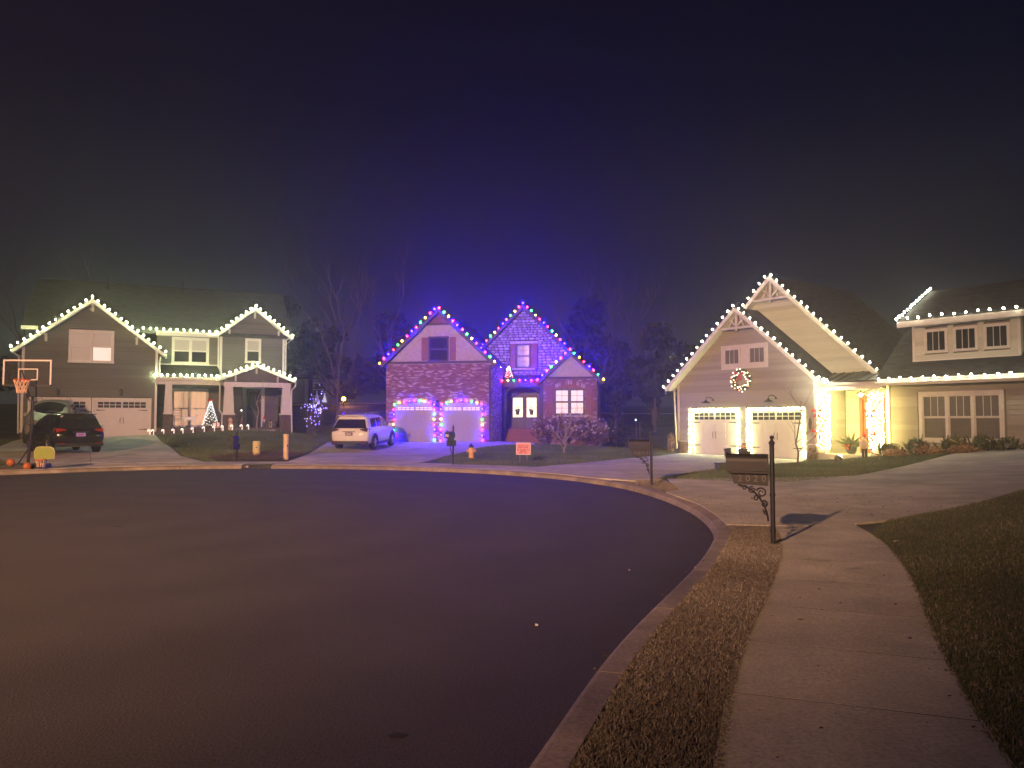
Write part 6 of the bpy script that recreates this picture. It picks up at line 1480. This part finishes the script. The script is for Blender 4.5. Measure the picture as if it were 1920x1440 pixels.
P = [(-.10, 0), (.10, 0)]+[(.10+.07*math.sin(PI*k/8), .05+.42*k/8) for k in range(1, 8)]+[(.07, .50), (.12, .60), (.08, .72), (.0, .78), (-.08, .72), (-.12, .60), (-.07, .50), (-.12, .25)]
B().prism(P, -.012, .012, 'y').build('panel', M['beige_p'], o); B().prism([(-.10, .52), (.10, .52), (.10, .56), (-.10, .56)], -.02, -.0125, 'y').build('scarf', M['red'], o)

# ------------------------------------------------------------------ brick house decorations
def basket(label, x):
    p = wpt(FM, x, 4.92, 2.28); o = thing('door_basket', label, 'wreath', p, FM[2], 'baskets on the double door')
    B().prism([(-.13, .0), (.13, .0), (.09, -.24), (-.09, -.24)], -.03, .03, 'y').build('basket', M['wood_d'], o)
    B().tube([(.15*math.cos(PI*k/10), 0, .04+.20*math.sin(PI*k/10)) for k in range(11)], .012, 5).build('hoop', M['wood_d'], o)
    leaf_obj('sprigs', [cloud(60, (0, -.02, .04), (.17, .04, .08), .05, .4)], M['leaf_d'], o)
basket('dark hanging basket on the door leaf by the handrail', 6.63); basket('dark hanging basket on the door leaf by the bay', 7.46)
def glow_bush():
    p = wpt(FM, 6.35, 3.55, 4.10); o = thing('lit_wreath', 'small red and amber lit cluster above the brick porch beam', 'wreath', p, FM[2])
    leaf_obj('greenery', [cloud(160, (0, 0, .32), (.22, .12, .36), .07, .4)], M['leaf_d'], o)
    for k in range(46):
        a = k*2.399; f = k/46; link('bulb', bulb_mesh('ember' if random.random() < .8 else 'wreath', .02, 1), o, (.24*math.sin(a)*(1.1-f), -.12+.04*math.cos(a), .02+.72*f))
glow_bush()
light_string('short run of white bulbs between garage gutter and brick porch', G(FM, (6.22, -.20, 4.70), (6.28, 3.4, 4.66)), .30, ['white'], .035)

# ------------------------------------------------------------------ beige house decorations
def bow(o, c, s_, sgn=-1, y=-.05):
    for q in (-1, 1):
        B().add([(c[0], c[1]+y, c[2]), (c[0]+q*s_, c[1]+y-.03, c[2]+s_*.55), (c[0]+q*s_*1.1, c[1]+y-.02, c[2]-s_*.1), (c[0], c[1]+y-.05, c[2]), (c[0]+q*s_, c[1]+y-.07, c[2]+s_*.5), (c[0]+q*s_*1.1, c[1]+y-.07, c[2]-s_*.1)], [(0, 1, 2), (3, 5, 4), (0, 3, 4, 1), (1, 4, 5, 2), (2, 5, 3, 0)]).build('bow_loop', M['red'], o)
        B().add([(c[0], c[1]+y-.01, c[2]), (c[0]+q*s_*.35, c[1]+y-.03, c[2]-s_*1.2), (c[0]+q*s_*.75, c[1]+y-.03, c[2]-s_*1.1), (c[0], c[1]+y-.03, c[2]), (c[0]+q*s_*.35, c[1]+y-.045, c[2]-s_*1.2), (c[0]+q*s_*.75, c[1]+y-.045, c[2]-s_*1.1)], [(0, 1, 2), (3, 5, 4), (0, 3, 4, 1), (1, 4, 5, 2), (2, 5, 3, 0)]).build('bow_tail', M['red'], o)
def wreath():
    p = wpt(FR, 3.08, -.10, 3.54); o = thing('wreath', 'large round lit wreath with a red bow on the beige garage wall', 'wreath', p, FR[2])
    parts = []
    for k in range(26):
        a = 2*PI*k/26; parts.append(cloud(46, (.42*math.cos(a), 0, .42*math.sin(a)), (.13, .08, .13), .055, .3))
    leaf_obj('greenery', parts, M['leaf'], o)
    B().tube([(.42*math.cos(2*PI*k/24), .03, .42*math.sin(2*PI*k/24)) for k in range(25)], .03, 5, cap=False).build('ring', M['dark'], o)
    for k in range(40):
        a = k*2.399; r = .42+.12*math.sin(k*1.7); link('bulb', bulb_mesh('wreath' if k % 5 else 'ember', .024, 1), o, (r*math.cos(a), -.10+.02*math.sin(k), r*math.sin(a)))
    bow(o, (0, -.10, .28), .25)
wreath()
def garland(label, x, s_, bows, zb, zt):
    p = wpt(FR, x, .21, zb); o = thing('column_garland', label, 'garland', p, FR[2], 'lit garlands on the beige porch columns')
    parts = []; n = 26; H_ = zt-zb
    for k in range(n): parts.append(cloud(52, (0, 0, H_*(k+.5)/n), (.25, .25, .09), .06, .3, shell=.6))
    leaf_obj('greenery', parts, M['leaf'], o)
    for k in range(130):
        a = k*2.399; z = H_*(k+.5)/130; r = .25+.02*math.sin(k*3.1); link('bulb', bulb_mesh('mini', .026, 1), o, (r*math.cos(a), r*math.sin(a), z))
    for z in bows: bow(o, (-.06, -.30, z*H_), .21)
    return o
garland('lit garland with red bows on the column beside the garage', 6.93, .21, (.68, .30), .52, 2.80)
garland('lit garland with red bows on the column beside the triple window', 9.20, .21, (.66, .26), .52, 2.82)
def pot():
    p = wpt(FR, 7.72, .95, .295); o = thing('potted_plant', 'spreading green plant with a red bow in a dark pot on the porch', 'plant', p, FR[2])
    B().lathe([(.13, 0), (.20, .10), (.22, .26), (.20, .30), (.17, .28)], 14).build('pot', M['dark'], o, smooth=False)
    n = 120; d = RNG.normal(size=(n, 3)); d[:, 2] = np.abs(d[:, 2])*.8+.3; d /= np.linalg.norm(d, axis=1)[:, None]; base = np.array([0, 0, .28])+RNG.normal(0, .05, (n, 3)); tip = base+d*RNG.uniform(.3, .72, n)[:, None]; sd = np.cross(d, RNG.normal(size=(n, 3))); sd /= np.linalg.norm(sd, axis=1)[:, None]; mid = (base+tip)/2
    link('foliage', tint_mesh(np.stack([base, mid+sd*.04, tip, mid-sd*.04], 1).reshape(-1, 3).tolist(), np.arange(4*n).reshape(-1, 4).tolist(), np.repeat(RNG.random(n), 4), 'foliage', M['leaf']), o)
    bow(o, (-.03, -.22, .33), .12)
pot()
def figure():
    p = wpt(FR, 9.05, -.45, 0); z = gz(p.x, p.y); o = thing('nutcracker_figure', 'small standing figure in a tan coat and dark trousers by the porch', 'figure', (p.x, p.y, z-.01), FR[2]+.4)
    b = B(); b.lathe([(.085, .38), (.13, .42), (.14, .60), (.12, .72), (.05, .76)], 10); b.build('coat', M['beige_p'], o, smooth=True)
    for s_ in (-1, 1): B().tube([(s_*.055, 0, .40), (s_*.055, 0, .06)], [.055, .045], 7).build('leg', M['dark'], o); B().box(s_*.055-.04, s_*.055+.04, -.09, .04, 0, .06).build('boot', M['dark'], o, bevel=.01); B().tube([(s_*.12, 0, .70), (s_*.16, -.03, .55), (s_*.15, -.06, .45)], [.035, .03, .025], 6).build('arm', M['beige_p'], o)
    B().ball((0, 0, .82), .075, 10, 8).build('head', M['beige_p'], o, smooth=True); B().lathe([(.078, .85), (.08, .95), (.06, .98)], 10).build('hat', M['red'], o)
figure()
def flood():
    p = wpt(FR, 8.9, -2.1, 0); z = gz(p.x, p.y); o = thing('floodlight', 'round ground floodlight on the lawn aimed up at the tall gable', 'floodlight', (p.x, p.y, z), FR[2])
    B().lathe([(.03, -.1), (.03, .05), (.14, .05), (.15, .10), (.13, .20), (.07, .26), (.0, .27)], 12).build('housing', M['stone_l'], o, smooth=True)
    lens_ = B().lathe([(.09, 0), (.09, .02)], 12, (0, .10, .20), 'y').build('lens', emit('flood_lens', (1, .95, .68), 20), o)
    tgt = wpt(FR, 5.6, 1.3, 5.9); src = wpt(FR, 8.9, -1.9, z+.26)
    ld = bpy.data.lights.new('flood_beam', 'SPOT'); ld.energy = FLOOD_POWER; ld.color = (.96, 1, .76); ld.spot_size = math.radians(48); ld.spot_blend = 1; ld.shadow_soft_size = .06
    lo = bpy.data.objects.new('flood_beam', ld); COL.objects.link(lo); lo.parent = o; lo.matrix_parent_inverse = Matrix()
    inv = (Matrix.Translation((p.x, p.y, z)) @ Matrix.Rotation(FR[2], 4, 'Z')).inverted()
    lo.matrix_basis = inv @ (Matrix.Translation(src) @ (tgt-src).to_track_quat('-Z', 'Y').to_matrix().to_4x4())
FLOOD_POWER = 2200
flood()
def porch_lamp():
    p = wpt(FR, 8.0, 1.3, 3.0); o = thing('porch_lamp', 'hanging lamp under the ceiling of the beige porch', 'lamp', p, FR[2])
    B().lathe([(.02, .02), (.02, -.12), (.17, -.16), (.18, -.18)], 12).build('shade', M['iron'], o); B().ball((0, 0, -.24), .075, 10, 8).build('globe', emit('porch_globe', (1.0, .74, .26), 130), o, smooth=True)
porch_lamp()
p = wpt(FR, 3.08, -.16, .36); o = thing('door_pier_bow', 'red bow on the brick pier between the two garage doors', 'bow', p, FR[2]); bow(o, (0, .05, .12), .13); B().ball((0, -.02, .12), .04).build('bow_knot', M['red'], o)

# ------------------------------------------------------------------ the gap between grey and brick houses
random.seed(33)
x, y = -11.0, 41.8; z = gz(x, y)
o, tips = bare_tree('lit_bare_bush', 'bare forked bush strung with violet and white lights', (x, y, z), 1.75, .05, 3, M['bark'], split=5, trunk=.15, spread=.5, kids=(2, 4))
random.shuffle(tips)
for k, q in enumerate(tips[:85]):
    c = 'violet' if q.x < .9 and random.random() < .85 else 'tiny'
    link('bulb', bulb_mesh(c, .022, 1), o, q+Vector((random.uniform(-.08, .08), random.uniform(-.08, .08), random.uniform(-.05, .1))))
for k, (px_, lb) in enumerate(((-8.6, 'leafless tangled bush beside the white car'), (-9.4, 'leafless bush between lit bush and white car'))):
    yy = 41.2+k*.8; bare_tree('bare_bush', lb, (px_, yy, gz(px_, yy)), 1.7, .035, 3, M['bark_l'], split=5, trunk=.12, spread=.55, kids=(2, 4))
for x, y, h_, lb, c in ((-20.3, 80, 1.2, 'lit violet cone tree on the far rise', 'violet'), (-20.9, 80.5, .8, 'dim small cone tree on the far rise', 'violet'), (-19.5, 80, .95, 'bright white lit cone tree on the far rise', 'tiny')):
    o = thing('cone_tree', lb, 'christmas tree', (x, y, gz(x, y)), 0)
    cm = emit('cone_'+c+str(h_), (.6, .5, 1.0) if c == 'violet' else (.9, .95, 1), .22 if c == 'violet' else .7)
    B().lathe([(.25*h_, .15), (.24*h_, .2), (.02, h_)], 12).build('cone', cm, o); B().tube([(0, 0, -.05), (0, 0, .15)], .05, 6).build('stand', M['dark'], o); B().ball((0, 0, h_+.06), .07).build('topper', cm, o)
x, y = -16.2, 74; o = thing('garden_lamp', 'small orange glowing lamp on a post beyond the white car', 'lamp', (x, y, gz(x, y)), 0)
zz = 3.15-gz(x, y) if gz(x, y) < 2.6 else .6
B().tube([(0, 0, -.05), (0, 0, zz)], .05, 6).build('post', M['dark'], o); B().ball((0, 0, zz+.16), .16, 12, 8).build('globe', E_['orange'], o, smooth=True); B().lathe([(.18, zz+.32), (.02, zz+.42)], 8).build('cap', M['dark'], o)
x, y = 8.1, 49.5; o = thing('solar_lamp', 'post with a small blue white light in the lawn gap', 'lamp', (x, y, gz(x, y)), 0)
for s_ in (-.12, .12): B().tube([(s_, 0, -.05), (s_, 0, 1.25)], .03, 5).build('post', M['bark_l'], o)
B().box(-.25, .2, -.08, .08, 1.25, 1.32).build('arm', M['dark'], o); B().ball((-.15, -.06, 1.40), .055, 8, 6).build('lens', E_['solar'], o, smooth=True)
# far house and pale path on the rise
fh = thing('house', 'dim far house with porch posts among the trees', 'house', (-24, 86, gz(-24, 86)), .1)
w = B().box(-4, 4, 0, 6, -.3, 3).build('wall', M['siding_r'], fh); gable_roof(fh, -4.5, 4.5, 0, 5.6, .62, -.4, 6.3, M['shingle'], M['trim'])
for xx in (-3.4, -1.2, 1.2, 3.4): B().box(xx-.15, xx+.15, -1.6, -1.3, -.3, 2.6).build('porch_post', M['trim'], fh)
B().prism([(-1.9, 2.75), (0, 3.0), (0, 2.9), (-1.9, 2.6)], -4.2, 4.2, 'x').build('porch_roof', M['shingle'], fh); window(fh, -2.8, -1.4, .8, 2.2, -.02, m=M['trim'], pane=M['glass']); window(fh, 1.4, 2.8, .8, 2.2, -.02, m=M['trim'], pane=M['glass'])
pp = catmull([(-40, 77), (-24, 78), (-12, 77.5), (0, 78), (14, 80), (40, 84)], 8)
path = drape('path', pp+[(q[0], q[1]+2.2) for q in reversed(pp)], M['concrete'], .03, None, res=3); tag(path, 'pale path along the far rise behind the houses', kind='structure')

# ------------------------------------------------------------------ street lamp (stands beyond the left kerb, behind the viewer) and the haze added for lamp glow
def street_lamp():
    x, y = -14.0, -17.0; z = gz(x, y); o = thing('street_lamp', 'street lamp on a dark post across the street from the walk', 'street lamp', (x, y, z), 0)
    hd = 11.0; B().lathe([(.12, -.1), (.12, .3), (.07, .4), (.05, hd-.2)], 10).build('post', M['iron'], o)
    B().tube([(0, 0, hd-.25), (.12, .25, hd), (.22, .75, hd+.02)], .035, 6).build('arm', M['iron'], o)
    B().prism([(.5, hd+.12), (1.15, hd+.08), (1.15, hd+.014), (.5, hd+.014)], .12, .38, 'x').build('head', M['iron'], o)
    B().box(.15, .35, .6, .84, hd-.03, hd-.006).build('lens', emit('street_lens', (1, .58, .30), 12), o)
    B().prism([(.5, hd+.012), (2.05, hd+.012), (2.05, hd-.004), (.5, hd-.004)], -.75, 1.25, 'x').build('added_beam_shield', M['iron'], o)  # oversized unseen plate, added to keep the beam out of the upper air
    ld = bpy.data.lights.new('street_beam', 'SPOT'); ld.energy = STREET_POWER; ld.color = (1, .53, .29); ld.spot_size = math.radians(66); ld.spot_blend = 1; ld.shadow_soft_size = .22
    lo = bpy.data.objects.new('street_beam', ld); COL.objects.link(lo); lo.parent = o; lo.location = (.25, .95, hd-.10)
    lo.rotation_euler = (Vector((-2.5, 45, 2.5))-Vector((x+.25, y+.85, z+hd))).to_track_quat('-Z', 'Y').to_euler()
street_lamp()
hz = B().box(-133, 133, -63, 133, -2.0, 17.0).build('haze', None); hz['kind'] = 'stuff'; hz['label'] = 'thin haze added for lens glow round the lamps'  # volume added to stand in for lens glare round the bulbs
vm = bpy.data.materials.new('glow_haze'); vm.use_nodes = True; vn = vm.node_tree.nodes; vn.clear()
vo = vn.new('ShaderNodeOutputMaterial'); vp = vn.new('ShaderNodeVolumePrincipled'); vp.inputs['Density'].default_value = HAZE_DENSITY
vp.inputs['Color'].default_value = (.92, .92, .94, 1); vp.inputs['Anisotropy'].default_value = .8
vm.node_tree.links.new(vp.outputs[0], vo.inputs['Volume']); hz.data.materials.append(vm)
